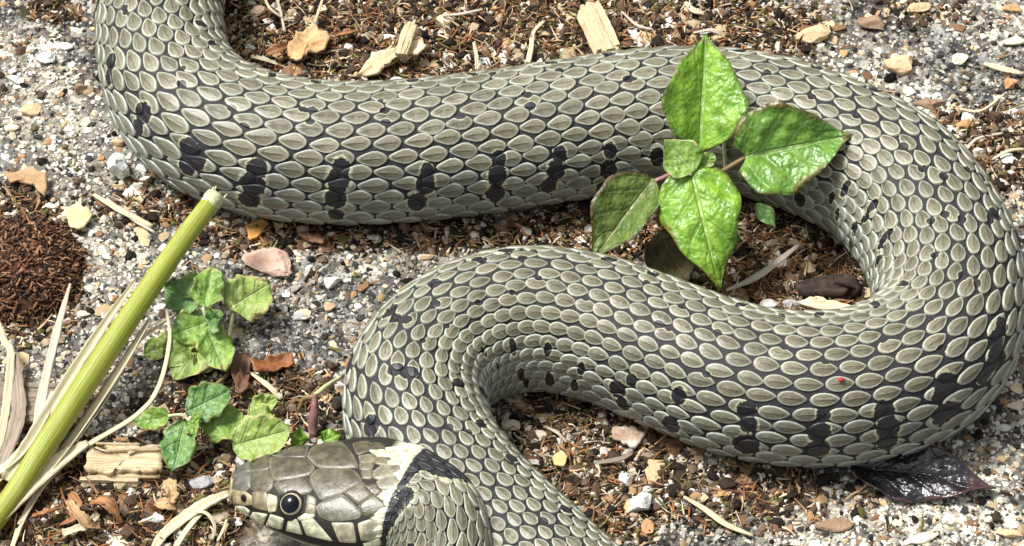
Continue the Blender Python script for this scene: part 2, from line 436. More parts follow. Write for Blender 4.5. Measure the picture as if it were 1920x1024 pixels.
def smooth1(a, k):
    w = np.hanning(2 * k + 3)[1:-1]; w /= w.sum()
    return np.convolve(np.pad(a, k, mode='edge'), w, 'valid')

ctrl = []
for k, (x, y, r, *zz) in enumerate(PATH):
    z = zz[0] if zz else .80 * r - .02
    q = P(x, y, z); ctrl.append([q[0], q[1], r, z])
cl = catmull(np.array(ctrl), .02)
dl = np.concatenate([[0], np.cumsum(np.linalg.norm(np.diff(cl[:, :2], axis=0), axis=1))])
UM = dl[-1]; DU = .02
UU = np.arange(0, UM, DU)
CX = smooth1(np.interp(UU, dl, cl[:, 0]), 14); CY = smooth1(np.interp(UU, dl, cl[:, 1]), 14)
RR = smooth1(np.interp(UU, dl, np.where(cl[:, 2] < .5, np.where(np.arange(len(cl)) > len(cl) // 2, cl[:, 2], .8), cl[:, 2])), 20)
hw = np.clip((UU - 3.0) / 1.2, 0, 1); hw = hw * hw * (3 - 2 * hw)      # 0 head ... 1 body
AA = np.interp(UU, HEAD[:, 0], HEAD[:, 1]) * (1 - hw) + RR * hw
BB = np.interp(UU, HEAD[:, 0], HEAD[:, 2]) * (1 - hw) + RR * hw
CC = np.interp(UU, HEAD[:, 0], HEAD[:, 3]) * (1 - hw) + .80 * RR * hw
for arr in (AA, BB, CC): arr[12:] = smooth1(arr, 8)[12:]
ZZ = smooth1(np.interp(UU, dl, cl[:, 3]), 20)
TX = np.gradient(CX); TY = np.gradient(CY); tn = np.hypot(TX, TY); TX /= tn; TY /= tn
NQ = 721
ph = np.linspace(-math.pi, math.pi, NQ)
def section(phi, a, b, c, h):
    """h: 0 head ... 1 body. returns sideways and upward offsets"""
    s, k = np.sin(phi), np.cos(phi)
    e1 = 1.0 - .10 * h
    x = a * np.sign(s) * np.abs(s) ** (1.0 - .12 * h - .18 * (1 - h))
    up = b * np.abs(k) ** (.95 + .05 * h - .12 * (1 - h))
    dn = -c * np.abs(k) ** .66
    return x, np.where(k > 0, up, dn)
sx, sz = section(ph, 1.0, 1.0, .8, 1.0)
arc = np.concatenate([[0], np.cumsum(np.hypot(np.diff(sx), np.diff(sz)))])
HALF = arc[-1] / 2                                  # half girth of the unit section
ARCQ = arc / HALF - 1                               # -1..1, 0 = along the back
def phi_of(q): return np.interp(q, ARCQ, ph)

def body(u, q, h=0.0):
    """surface point at length u and girth position q (-1..1), lifted by h along the normal"""
    def raw(u, q):
        u = np.clip(u, 0, UU[-1]); f = lambda A: np.interp(u, UU, A)
        x, z = section(phi_of(q), f(AA), f(BB), f(CC), f(hw))
        tx, ty = f(TX), f(TY); n = np.hypot(tx, ty) + 1e-9
        return np.stack([f(CX) + x * ty / n, f(CY) - x * tx / n, f(ZZ) + z], -1)
    u, q = np.broadcast_arrays(np.asarray(u, float), np.asarray(q, float))
    p = raw(u, q)
    du = raw(u + .03, q) - raw(u - .03, q); dq = raw(u, q + .01) - raw(u, q - .01)
    n = np.cross(dq, du); n /= np.linalg.norm(n, axis=-1, keepdims=True) + 1e-12
    # outward: away from the centre line
    c = np.stack([np.interp(u, UU, CX), np.interp(u, UU, CY), np.interp(u, UU, ZZ)], -1)
    sg = np.sign(((p - c) * n).sum(-1, keepdims=True)); n = n * np.where(sg == 0, 1, sg)
    g = np.linalg.norm(du, axis=-1) / .06
    return p + n * np.asarray(h)[..., None], n, g

SN = empty('grass_snake', P(600, 925, 0), 'grey-olive grass snake with black flank bars and cream collar, coiled on the ground', 'snake')

def build_body():
    us = np.concatenate([[0, .012, .03, .06, .1], np.arange(.15, UU[-1], .11)]); qs = np.linspace(-1, 1, 57)[:-1]
    U, Q = np.meshgrid(us, qs, indexing='ij')
    V, n, g = body(U, Q)
    nu, nq = U.shape
    i = np.arange(nu - 1)[:, None] * nq; j = np.arange(nq)[None]; j2 = (j + 1) % nq
    F = np.stack([i + j, i + j2, i + nq + j2, i + nq + j], -1).reshape(-1, 4)
    V = V.reshape(-1, 3)
    cap0 = np.arange(nq)[None]; cap1 = ((nu - 1) * nq + np.arange(nq))[None, ::-1]
    col = np.empty((len(V), 3)); col[:] = (.028, .0265, .029)
    Uf, Qf = U.ravel(), np.abs(Q.ravel())
    head = Uf < 2.70
    col[(Uf > 2.70) & (Uf < 3.07)] = (.56, .56, .41)
    col[head] = (.022, .020, .016)
    low = head & (Qf > .60); col[low] = (.30, .31, .22)
    o = mesh('body', V, [F, cap0, cap1], M['skin'], SN, attrs={'skin': col})
    return V, F
BV, BF = build_body()
nh = 56 * 44
HB = BVHTree.FromPolygons([tuple(v) for v in BV[:nh]], [tuple(f) for f in BF if f.max() < nh])

# ------------------------------------------------------------------ scales
PIT = .398                                          # scale pitch as a share of the body radius
u_split = UU[np.argmin((CX - P(1680, 350, 1)[0]) ** 2 + (CY - P(1680, 350, 1)[1]) ** 2)]
def pitch(u): return PIT * np.interp(u, [u_split - 9, u_split + 1, u_split + 12], [1.0, .84, .80]) * np.interp(u, UU, RR) * np.clip(np.interp(u, UU, RR) / 1.15, .86, 1.03) ** .6
cumP = np.concatenate([[0], np.cumsum(DU / pitch(UU))[:-1]])
NROW, QD = 21, .685
ROWQ = (np.arange(NROW) - 10) * (2 * QD / NROW)
DQ = 2 * QD / NROW
U0 = 2.98
k0 = np.interp(U0, UU, cumP)
KN = int(cumP[-1] - k0 - 3)
KK, RWS = np.meshgrid(np.arange(KN), np.arange(NROW), indexing='ij')
kk = KK + .5 * (RWS % 2) + k0
SU = np.interp(kk, np.arange(0, 1, 1), [0]) if False else np.interp(kk, cumP, UU)
SU = (SU + RNG.normal(0, .012, SU.shape)).ravel(); RW = RWS.ravel()
SQ = ROWQ[RW] + RNG.normal(0, .0022, SU.shape)
C0, N0, G0 = body(SU, SQ)
px0, dep0 = to_px(C0)
view = CAM - C0; view /= np.linalg.norm(view, axis=1, keepdims=True)
face = (N0 * view).sum(1)
infr = (px0[:, 0] > -60) & (px0[:, 0] < 1980) & (px0[:, 1] > -60) & (px0[:, 1] < 1084) & (face > -.15)

# dark bars and spots: where the photograph shows them, carried onto the body surface
BARS = [(212, 118, 1.0), (208, 150, .8), (270, 215, 1.1), (262, 238, .8), (358, 280, 1.1), (368, 298, 1.2), (352, 312, .9), (480, 318, 1.1), (478, 345, 1.3), (466, 372, 1.1), (638, 310, 1.0), (634, 340, 1.3), (632, 372, 1.2), (632, 400, .9),
        (800, 318, .9), (796, 345, 1.2), (784, 375, 1.2), (936, 295, .9), (934, 325, 1.2), (928, 362, 1.2), (1050, 290, .9), (1040, 320, 1.2), (1030, 348, 1.1), (1142, 285, .9), (1138, 315, 1.2), (1132, 350, 1.0), (1232, 290, 1.1),
        (1590, 352, 1.0), (1560, 372, .7), (1575, 400, .8), (1605, 430, .9), (1625, 408, .7), (1642, 385, .8), (1655, 455, .9), (1650, 490, .8), (1668, 440, .8), (1600, 455, .7), (1500, 375, 1.0), (1635, 520, .8),
        (960, 645, .9), (975, 700, 1.0), (985, 712, .8), (930, 685, .6), (1030, 710, 1.0), (1028, 650, .8), (1080, 718, .9), (1090, 690, .8), (1160, 728, 1.1), (1170, 755, .9), (1272, 740, .9), (1262, 795, 1.1), (1185, 715, .7),
        (1402, 772, 1.0), (1402, 795, .9), (1400, 832, 1.3), (1540, 775, .7), (1535, 805, 1.1), (1532, 840, 1.2), (1658, 775, 1.1), (1664, 800, 1.2), (1660, 825, 1.1), (1772, 720, 1.0), (1775, 772, 1.2), (1862, 640, 1.0), (1865, 675, 1.2), (1840, 705, .8), (1880, 610, .8), (1760, 742, .7),
        (905, 660, .6), (915, 745, .7), (655, 690, 1.0), (648, 670, .9), (700, 800, 1.1), (745, 695, .8), (768, 700, .9), (815, 535, .7), (745, 598, .6), (765, 600, .6), (900, 490, .6), (815, 570, .6)]
SPOTS = [(440, 195, .8), (345, 155, .8), (335, 135, .6), (240, 15, .7), (232, 25, .7), (570, 206, .8), (585, 216, .8), (578, 240, .7), (460, 235, .7), (720, 220, .8), (722, 243, .8), (865, 212, .8), (862, 230, .8), (715, 190, .6), (990, 190, .9), (996, 208, .9), (1180, 162, .9), (1185, 142, .6), (1045, 135, .7), (925, 140, .6),
         (1440, 135, .7), (1515, 190, .8), (1655, 130, .6), (1610, 215, .8), (1697, 272, .9), (1720, 320, .8), (1780, 330, .9), (1812, 320, .8), (1828, 332, .9), (1755, 415, .8), (1770, 405, .8), (1795, 412, .8), (1845, 412, .8), (1758, 480, .7), (1810, 520, .8), (1835, 535, .7), (1655, 635, .7), (1645, 570, .6), (1465, 600, .7), (1470, 645, .7), (1545, 690, .6), (1270, 585, .7), (1240, 600, .8), (1250, 620, .7), (1100, 555, .7), (1105, 500, .6),
         (980, 480, .7), (1000, 472, .6), (895, 490, .7), (900, 575, .7), (960, 562, .6), (1010, 535, .6), (1215, 525, .6), (1350, 620, .7), (1330, 690, .6), (1420, 540, .5), (1760, 640, .7), (1745, 600, .6),
         (850, 800, .7), (950, 870, .7), (1025, 975, .9), (1090, 900, .7), (1140, 995, .9), (1030, 895, .6), (985, 930, .6), (870, 700, .6), (850, 745, .6), (790, 640, .6), (830, 610, .6), (880, 810, .6)]
gu = np.arange(3.5, UU[-1] - .3, .05); gq = np.linspace(-.78, .78, 79)
GU, GQ = np.meshgrid(gu, gq, indexing='ij')
gp, gn, gg = body(GU, GQ)
gpx, gdep = to_px(gp)
gv = CAM - gp; gfac = ((gv / np.linalg.norm(gv, axis=-1, keepdims=True)) * gn).sum(-1)
BL = []
for (x, y, s) in BARS + SPOTS:
    d = np.hypot(gpx[..., 0] - x, gpx[..., 1] - y) + np.where(gfac < .02, 1e6, 0) + gdep * .6
    i = np.unravel_index(np.argmin(d), d.shape)
    is_bar = (x, y, s) in BARS
    bq_ = GQ[i]
    if not is_bar: bq_ = (math.floor(bq_ / DQ) + .5) * DQ          # small spots sit in the seams between rows
    BL.append((GU[i], bq_, s * (.138 if is_bar else .115), s * (.048 if is_bar else .025)))
# the parts of the snake that the photograph does not show: the same rhythm, at random
uo = 4.6
while uo < UU[-1] - 2:
    p, _, _ = body(np.array([uo]), np.array([0.0])); p, _ = to_px(p)
    out = not (-20 < p[0, 0] < 1940 and -20 < p[0, 1] < 1044)
    for side in (-1, 1):
        seen = (not out)
        if seen:
            a, nn, _ = body(np.array([uo]), np.array([side * .55])); v = CAM - a
            if ((v * nn).sum() > 0): continue
        for q in (.40, .48, .56, .63): BL.append((uo + random.uniform(-.15, .15), side * q, .17, .05))
        BL.append((uo + random.uniform(-.4, .4), side * .2, .125, .036))
    uo += 1.35 * np.interp(uo, UU, RR) / 1.2
BL = np.array(BL)

def blotch(u, q):
    f = np.zeros(u.shape)
    for (bu, bq, ru, rq) in BL:
        m = np.abs(u - bu) < 2.2 * ru
        if m.any():
            d = np.sqrt(((u[m] - bu) / ru) ** 2 + ((q[m] - bq) / rq) ** 2)
            f[m] = np.maximum(f[m], np.clip(1.45 - .92 * d, 0, 1.2))
    # black neck patches behind the collar
    dq = np.abs(q)
    c = 3.42 - .30 * np.abs(dq - .30)
    m = np.clip(1.35 - np.abs(u - c) / .36, 0, 1.2) * np.clip((dq - .03) / .1, 0, 1)
    link_ = np.clip(1.25 - np.abs(u - 3.16) / .12, 0, 1.2)
    return np.maximum(np.maximum(f, m), link_)

def outline(n, hexed):
    th = np.linspace(0, 2 * math.pi, n, endpoint=False)
    s = -np.cos(th)                                # -1 head end ... +1 tail end
    if hexed:
        w = np.where(s < -.05, .16 + .84 * np.clip((s + 1) / .95, 0, 1) ** .80, np.where(s > .42, .10 + .90 * np.clip((1 - s) / .58, 0, 1) ** .62, 1.0)) * (np.abs(np.sin(th)) > 1e-6)
    else:
        w = np.where(s < .12, np.clip(1 - ((.12 - s) / 1.12) ** 1.9, 0, 1) ** .80, np.clip(1 - ((s - .12) / .88) ** 2.2, 0, 1) ** .52)
    return s, np.sign(np.sin(th)) * w * (np.abs(np.sin(th)) > 1e-6)

def make_scales(sel, nb, rings):
    n = len(sel)
    u0, q0, rw = SU[sel], SQ[sel], RW[sel]
    fl = np.abs(rw - 10) / 10.0                      # 0 back ... 1 flank
    r = np.interp(u0, UU, RR); p = pitch(u0)
    g = G0[sel]
    hexy = np.clip((px_hex(sel)), 0, 1)
    s1, t1 = outline(nb, False); s2, t2 = outline(nb, True)
    so = s1[None] * 1.0 + 0 * hexy[:, None]; to = t1[None] * (1 - hexy[:, None]) + t2[None] * hexy[:, None]
    Lh = .5 * p * (.985 - .01 * hexy) * RNG.uniform(.96, 1.03, n)
    Wd = DQ * HALF * r * (.475 + .085 * hexy + .09 * np.clip((fl - .60) / .30, 0, 1)) * RNG.uniform(.90, 1.08, n)
    neck = np.clip((8.5 - u0) / 2.5, 0, 1); Lh = Lh * (1 + .16 * neck); Wd = Wd * (1 + .02 * neck)
    stretch = np.clip(np.interp(u0, UU, AA) / r, .9, 1.1)
    gl = np.clip(g, .50, 1.6)
    Lh = Lh * np.clip(g, 1.0, 1.5) ** .92
    rho = np.array(rings)
    # node coordinates: centre + rings + skirt
    ss = [np.full((n, 1), .08)]; tt = [np.zeros((n, 1))]; ee = [np.zeros((n, 1))]
    for rr in list(rho) + [1.03]:
        ss.append(.08 + (so - .08) * rr); tt.append(to * rr); ee.append(np.full((n, nb), min(rr, 1.0)))
    ss = np.concatenate(ss, 1); tt = np.concatenate(tt, 1); ee = np.concatenate(ee, 1)
    k = ss.shape[1]
    tilt = .020 + .085 * np.clip(1 - g, 0, .6)
    dome = .010 * r
    hgt = .012 + tilt[:, None] * (ss + 1) / 2 + dome[:, None] * (1 - ee ** 2.2) + .010 * np.exp(-(tt / .16) ** 2) * (1 - ee ** 3)
    hgt[:, -nb:] = -.025
    yaw = RNG.normal(0, .04, n)
    U = u0[:, None] + ss * (Lh / gl)[:, None]
    Q = q0[:, None] + tt * (Wd / (HALF * r))[:, None] + ss * yaw[:, None] * DQ
    V, _, _ = body(U, Q, hgt)
    bl = blotch(U, Q)
    rnd = RNG.random(n)
    tone = np.clip((fl - .38) / .5, 0, 1)
    st = np.stack([ss, tt, ee], -1)
    info = np.stack([bl, np.repeat(tone[:, None], k, 1), np.repeat(rnd[:, None], k, 1)], -1)
    cream = np.clip((3.08 - U) / .05, 0, 1) * np.clip((U - 2.2) / .2, 0, 1)
    extra = np.stack([cream, 0 * cream, np.repeat((1 - np.clip((fl - .72) / .2, 0, 1) * .8)[:, None], k, 1)], -1)
    f = []
    tri = []
    for b in range(nb):
        tri.append((0, 1 + b, 1 + (b + 1) % nb))
    for ri in range(len(rho)):
        a0 = 1 + ri * nb; a1 = a0 + nb
        for b in range(nb):
            f.append((a0 + b, a1 + b, a1 + (b + 1) % nb, a0 + (b + 1) % nb))
    return V, np.array(tri), np.array(f), st, info, extra

def px_hex(sel):
    # upper coil: tight hexagons; lower coil: separate ovals on stretched skin
    u = SU[sel]
    return np.clip((u_split - u) / 4.0, 0, 1) * .9 + .05

NFULL = 16
vis = np.where(infr)[0]; hid = np.where(~infr)[0]
def hidden_by_plant(p):
    x, y = p[:, 0], p[:, 1]
    return ((x > 1215) & (x < 1600) & (y > 60) & (y < 420)) | ((x > 620) & (x < 780) & (y > 800))
score = face / dep0 ** 2 * np.interp(SU, UU, RR) ** 2 * ((px0[:, 0] > 12) & (px0[:, 0] < 1908) & (px0[:, 1] > 12) & (px0[:, 1] < 1012)) * (~hidden_by_plant(px0)) * np.clip(G0, 0, 1.1) * (SU > 8)
score *= (1 + .25 * (np.abs(RW - 10) / 10) )
top300 = np.argsort(-score)[:300]
rest = np.setdiff1d(vis, top300)

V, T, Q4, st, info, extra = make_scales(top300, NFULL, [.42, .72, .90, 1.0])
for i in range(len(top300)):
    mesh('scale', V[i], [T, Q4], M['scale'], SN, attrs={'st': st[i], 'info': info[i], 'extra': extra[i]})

def joined(name, sets):
    VV, FF, A, B, E, base = [], [], [], [], [], 0
    for sel, nb, rings in sets:
        V, T, Q4, st, info, extra = make_scales(sel, nb, rings)
        n, k = V.shape[:2]
        off = (np.arange(n) * k)[:, None, None] + base
        VV.append(V.reshape(-1, 3)); FF += [(T[None] + off).reshape(-1, 3), (Q4[None] + off).reshape(-1, 4)]
        A.append(st.reshape(-1, 3)); B.append(info.reshape(-1, 3)); E.append(extra.reshape(-1, 3)); base += n * k
    tag(mesh(name, np.vstack(VV), FF, M['scale'], SN, attrs={'st': np.vstack(A), 'info': np.vstack(B), 'extra': np.vstack(E)}), kind='stuff')
joined('scales', [(rest, NFULL, [.42, .72, .90, 1.0]), (hid, 12, [.6, 1.0])])

def belly():
    kb = np.arange(int(np.interp(3.0, UU, cumP)) + 1, int(cumP[-1]) - 1)
    u0 = np.interp(kb, cumP, UU)
    qa = np.concatenate([np.linspace(QD + .005, 1, 8), np.linspace(-1, -QD - .005, 8)[1:]])
    p = pitch(u0)
    sl = np.array([-.52, -.3, 0, .3, .46, .5])
    Vs, Fs, ST, INF, EX = [], [], [], [], []
    n, a, b = len(u0), len(sl), len(qa)
    U = u0[:, None, None] + sl[None, :, None] * p[:, None, None] * 1.02 + 0 * qa[None, None]
    Q = qa[None, None] + 0 * U
    H = (.008 + .03 * (sl + .5))[None, :, None] + 0 * U
    H[:, -1] = -.01
    H[:, :, 0] = -.005; H[:, :, -1] = -.005
    V, _, _ = body(U, Q, H)
    i = (np.arange(a - 1)[:, None] * b + np.arange(b - 1)[None])
    F = np.stack([i, i + 1, i + b + 1, i + b], -1).reshape(1, -1, 4) + (np.arange(n) * a * b)[:, None, None]
    st = np.stack([sl[None, :, None] * 2 + 0 * U, 0 * U + .5, np.abs(sl)[None, :, None] * 1.7 + 0 * U], -1)
    info = np.stack([blotch(U.ravel(), np.clip(Q, -.72, .72).ravel()).reshape(U.shape) * .9, 0 * U + 1, np.repeat(RNG.random(n), a * b).reshape(U.shape)], -1)
    ex = np.stack([.12 + 0 * U, 0 * U, 0 * U], -1)
    o = mesh('belly_plates', V.reshape(-1, 3), F.reshape(-1, 4), M['scale'], SN, attrs={'st': st.reshape(-1, 3), 'info': info.reshape(-1, 3), 'extra': ex.reshape(-1, 3)})
    tag(o, kind='stuff')
belly()

# ------------------------------------------------------------------ head plates (outlines read in the enlarged view of the head)
def hp(zx, zy): return 400 + zx / 3.4286, 800 + zy / 3.4286
OL, CR, GR = (.080, .071, .040), (.52, .53, .38), (.09, .082, .056)
PL = [
 ('rostral_plate', (.36, .30, .17), [(78, 300), (112, 252), (122, 330), (118, 440), (98, 478), (82, 420)]),
 ('head_plate', (.095, .092, .082), [(140, 245), (222, 222), (230, 286), (140, 304)]),
 ('head_plate', (.095, .092, .082), [(138, 316), (232, 300), (234, 385), (200, 412), (130, 398)]),
 ('head_plate', OL, [(238, 214), (335, 172), (362, 200), (352, 272), (245, 286)]),
 ('head_plate', OL, [(246, 300), (348, 286), (384, 335), (374, 392), (340, 416), (248, 402)]),
 ('head_plate', OL, [(376, 202), (480, 205), (590, 208), (652, 265), (612, 312), (500, 330), (402, 346), (384, 300), (370, 270)]),
 ('head_plate', GR, [(368, 165), (460, 126), (605, 126), (588, 196), (480, 194), (380, 188)]),
 ('brow_plate', OL, [(398, 378), (422, 352), (520, 342), (602, 334), (636, 388), (620, 424), (560, 436), (440, 434)]),
 ('head_plate', OL, [(626, 328), (675, 276), (790, 274), (900, 284), (958, 350), (830, 422), (700, 476), (654, 400)]),
 ('head_plate', OL, [(608, 196), (640, 136), (730, 112), (820, 106), (890, 180), (932, 264), (800, 264), (680, 260)]),
 ('temple_plate', (.13, .125, .095), [(668, 512), (704, 492), (832, 442), (946, 550), (936, 590), (760, 602), (690, 578)]),
 ('temple_plate', OL, [(848, 424), (958, 366), (1016, 436), (934, 492)]),
 ('temple_plate', OL, [(940, 510), (1030, 446), (1106, 500), (1106, 545), (1000, 572), (950, 552)]),
 ('lip_plate', CR, [(142, 508), (190, 506), (240, 545), (208, 598), (160, 560)]),
 ('lip_plate', CR, [(254, 548), (350, 562), (322, 630), (218, 604)]),
 ('lip_plate', CR, [(368, 562), (458, 590), (440, 662), (338, 632)]),
 ('lip_plate', CR, [(484, 592), (538, 592), (576, 694), (468, 668)]),
 ('lip_plate', CR, [(562, 602), (640, 586), (772, 738), (600, 698)]),
 ('lip_plate', (.36, .34, .25), [(758, 616), (902, 616), (924, 748), (810, 742)]),
 ('lip_plate', (.36, .34, .25), [(926, 622), (1010, 592), (1106, 650), (1088, 712), (950, 738)]),
 ('nose_plate', (.34, .29, .17), [(132, 412), (200, 424), (240, 450), (248, 498), (190, 498), (142, 488)]),
 ('cheek_plate', (.20, .17, .105), [(258, 428), (338, 428), (344, 536), (262, 508)]),
 ('cheek_plate', (.44, .42, .29), [(356, 442), (404, 458), (400, 536), (360, 543)]),
 ('cheek_plate', (.20, .18, .12), [(614, 448), (652, 470), (652, 500), (608, 496)]),
 ('cheek_plate', (.20, .18, .12), [(608, 504), (652, 508), (648, 560), (600, 560)]),
 ('cheek_plate', (.58, .58, .42), [(552, 584), (600, 566), (645, 568), (640, 582), (565, 600)]),
 ('nape_scale', OL, [(905, 115), (1000, 102), (1000, 148), (930, 176)]),
 ('nape_scale', OL, [(1008, 112), (1090, 120), (1100, 150), (1006, 150)]),
 ('nape_scale', (.17, .155, .10), [(945, 192), (1045, 188), (1040, 226), (952, 234)]),
 ('nape_scale', (.17, .155, .10), [(1050, 200), (1130, 206), (1110, 244), (1044, 234)]),
 ('nape_scale', (.15, .14, .09), [(950, 244), (1035, 236), (1010, 274), (952, 276)]),
 ('nape_scale', (.15, .14, .09), [(962, 290), (1022, 286), (1012, 330), (968, 330)]),
 ('nape_scale', (.21, .195, .135), [(1036, 290), (1110, 244), (1192, 252), (1188, 300), (1080, 338), (1036, 330)]),
 ('nape_scale', (.21, .195, .135), [(1060, 352), (1198, 304), (1212, 350), (1130, 402), (1062, 398)]),
 ('nape_scale', OL, [(976, 382), (1050, 382), (1082, 418), (1040, 436)]),
 ('nape_scale', CR, [(1010, 158), (1100, 158), (1140, 196), (1060, 194)]),
 ('nape_scale', (.58, .58, .42), [(1110, 140), (1200, 140), (1280, 178), (1200, 218), (1140, 200)]),
 ('nape_scale', (.58, .58, .42), [(1120, 224), (1190, 226), (1200, 245), (1130, 244)]),
 ('nape_scale', (.58, .58, .42), [(1076, 430), (1134, 408), (1218, 358), (1246, 420), (1170, 470), (1100, 478)]),
 ('nape_scale', (.58, .58, .42), [(1116, 496), (1180, 472), (1250, 430), (1252, 520), (1180, 548), (1120, 540)]),
 ('nape_scale', (.58, .58, .42), [(1020, 590), (1110, 556), (1170, 562), (1180, 640), (1112, 648)]),
 ('nape_scale', (.58, .58, .42), [(1184, 556), (1256, 528), (1258, 610), (1190, 640)]),
 ('nape_scale', (.58, .58, .42), [(1112, 660), (1190, 650), (1240, 630), (1180, 720), (1100, 730)]),
 ('lip_plate', (.62, .63, .46), [(960, 748), (1090, 726), (1150, 740), (1100, 790), (980, 790)]),
]
# sagittal plane of the head, for the mirrored plates of the far cheek
HO = np.array([CX[0], CY[0]]); HT = np.array([CX[100] - CX[0], CY[100] - CY[0]]); HT /= np.linalg.norm(HT); HN = np.array([HT[1], -HT[0]])
def mirror(V):
    V = V.copy(); d = (V[:, :2] - HO) @ HN
    V[:, :2] -= 2 * d[:, None] * HN
    return V
def plate(name, col, poly, far=False):
    poly = np.array(poly, float)
    # resample the outline, corners kept slightly round
    m = 28
    seg = np.roll(poly, -1, 0) - poly; L = np.linalg.norm(seg, axis=1); cs = np.concatenate([[0], np.cumsum(L)])
    t = np.linspace(0, cs[-1], m, endpoint=False)
    b = np.stack([np.interp(t, cs, np.append(poly[:, k], poly[0, k])) for k in (0, 1)], -1)
    b = b * .80 + .10 * (np.roll(b, 1, 0) + np.roll(b, -1, 0))
    c = b.mean(0); dc = b - c; b = b + dc / np.linalg.norm(dc, axis=1, keepdims=True) * (12.0 if name != 'lip_plate' else 0.5)
    rings = [(0, .027), (.4, .0265), (.72, .025), (.93, .019), (.985, .010), (1.0, -.012)]
    pts, hs, es = [], [], []
    for k, (rr, h) in enumerate(rings):
        q = c[None] if k == 0 else c + (b - c) * rr * (1 if rr < 1 else 1.0)
        for w in q: pts.append(w); hs.append(h); es.append(rr)
    V = []
    last = None
    for w, h in zip(pts, hs):
        x, y = hp(*w); d = ray(x, y)
        loc, no, _, _ = HB.ray_cast(Vector(CAM), Vector(d))
        if loc is None:
            near = HB.find_nearest(Vector(CAM + d * (57.6 if last is None else last)))
            loc, no = near[0], near[1]
        ax_ = np.array([CX[:260], CY[:260], ZZ[:260]]).T; ca_ = ax_[np.argmin(((ax_ - np.array(loc)) ** 2).sum(1))]
        if no.dot(Vector(np.array(loc) - ca_)) < 0: no = -no
        V.append(np.array(loc) + np.array(no) * h); last = np.linalg.norm(np.array(loc) - CAM)
    V = np.array(V)
    T = np.array([(0, 1 + j, 1 + (j + 1) % m) for j in range(m)]); Q = []
    for k in range(len(rings) - 2):
        a0 = 1 + k * m; a1 = a0 + m
        Q += [(a0 + j, a1 + j, a1 + (j + 1) % m, a0 + (j + 1) % m) for j in range(m)]
    at = {'pcol': np.tile(col, (len(V), 1)), 'rim': np.array(es)}
    mesh(name, V, [T, np.array(Q)], M['plate'], SN, attrs=at)
    return V, T, np.array(Q), at
for nm, c, poly in PL:
    V_, T_, Q_, at_ = plate(nm, c, poly)
    if nm in ('lip_plate', 'nose_plate', 'cheek_plate', 'temple_plate', 'brow_plate'):
        mesh(nm, mirror(V_) + [0, -.08, -.13], [T_[:, ::-1], Q_[:, ::-1]], M['plate'], SN, attrs=at_)

def disc_cap(c, n, r0, r1, h0, h1, up=None, nr=8, ns=32):
    """a ring of a shallow dome between radii r0 and r1, centred on c, facing n"""
    n = np.array(n) / np.linalg.norm(n)
    a = np.cross(n, [0, 0, 1.0]); a /= np.linalg.norm(a); b = np.cross(n, a)
    rr = np.linspace(r0, r1, nr); th = np.linspace(0, 2 * math.pi, ns, endpoint=False)
    V = []
    for k, r in enumerate(rr):
        f = k / (nr - 1); h = h0 + (h1 - h0) * f ** 2
        V += [c + a * r * math.cos(t) + b * r * math.sin(t) + n * h for t in th]
    F = []
    for k in range(nr - 1):
        F += [(k * ns + j, k * ns + (j + 1) % ns, (k + 1) * ns + (j + 1) % ns, (k + 1) * ns + j) for j in range(ns)]
    return np.array(V), np.array(F)
def eye():
    x, y = hp(506, 502); loc, no, _, _ = HB.ray_cast(Vector(CAM), Vector(ray(x, y)))
    c0 = np.array(loc); n0 = np.array(no)
    if n0 @ (CAM - c0) < 0: n0 = -n0
    n0 = n0 + .35 * (CAM - c0) / np.linalg.norm(CAM - c0)
    for far in (False, True):
        f = (lambda V: mirror(V) + [0, -.10, -.30]) if far else (lambda V: V)
        V, F = disc_cap(c0, n0, .0, .268, .10, -.03)
        fl = (lambda F: F[:, ::-1]) if far else (lambda F: F)
        e = mesh('eye', f(V), fl(F), M['eye_dark'], SN)
        V, F = disc_cap(c0, n0, .12, .186, .104, .062); mesh('iris', f(V), fl(F), M['iris'], e)
        V, F = disc_cap(c0, n0, .0, .158, .152, .108); mesh('pupil', f(V), fl(F), M['pupil'], e)
    x, y = hp(204, 458); loc, no, _, _ = HB.ray_cast(Vector(CAM), Vector(ray(x, y)))
    c0 = np.array(loc); n0 = np.array(no)
    if n0 @ (CAM - c0) < 0: n0 = -n0
    V, F = disc_cap(c0, n0, 0, .062, .060, .040, nr=4, ns=16)
    mesh('nostril', V, F, M['nostril'], SN); mesh('nostril', mirror(V), F[:, ::-1], M['nostril'], SN)
eye()

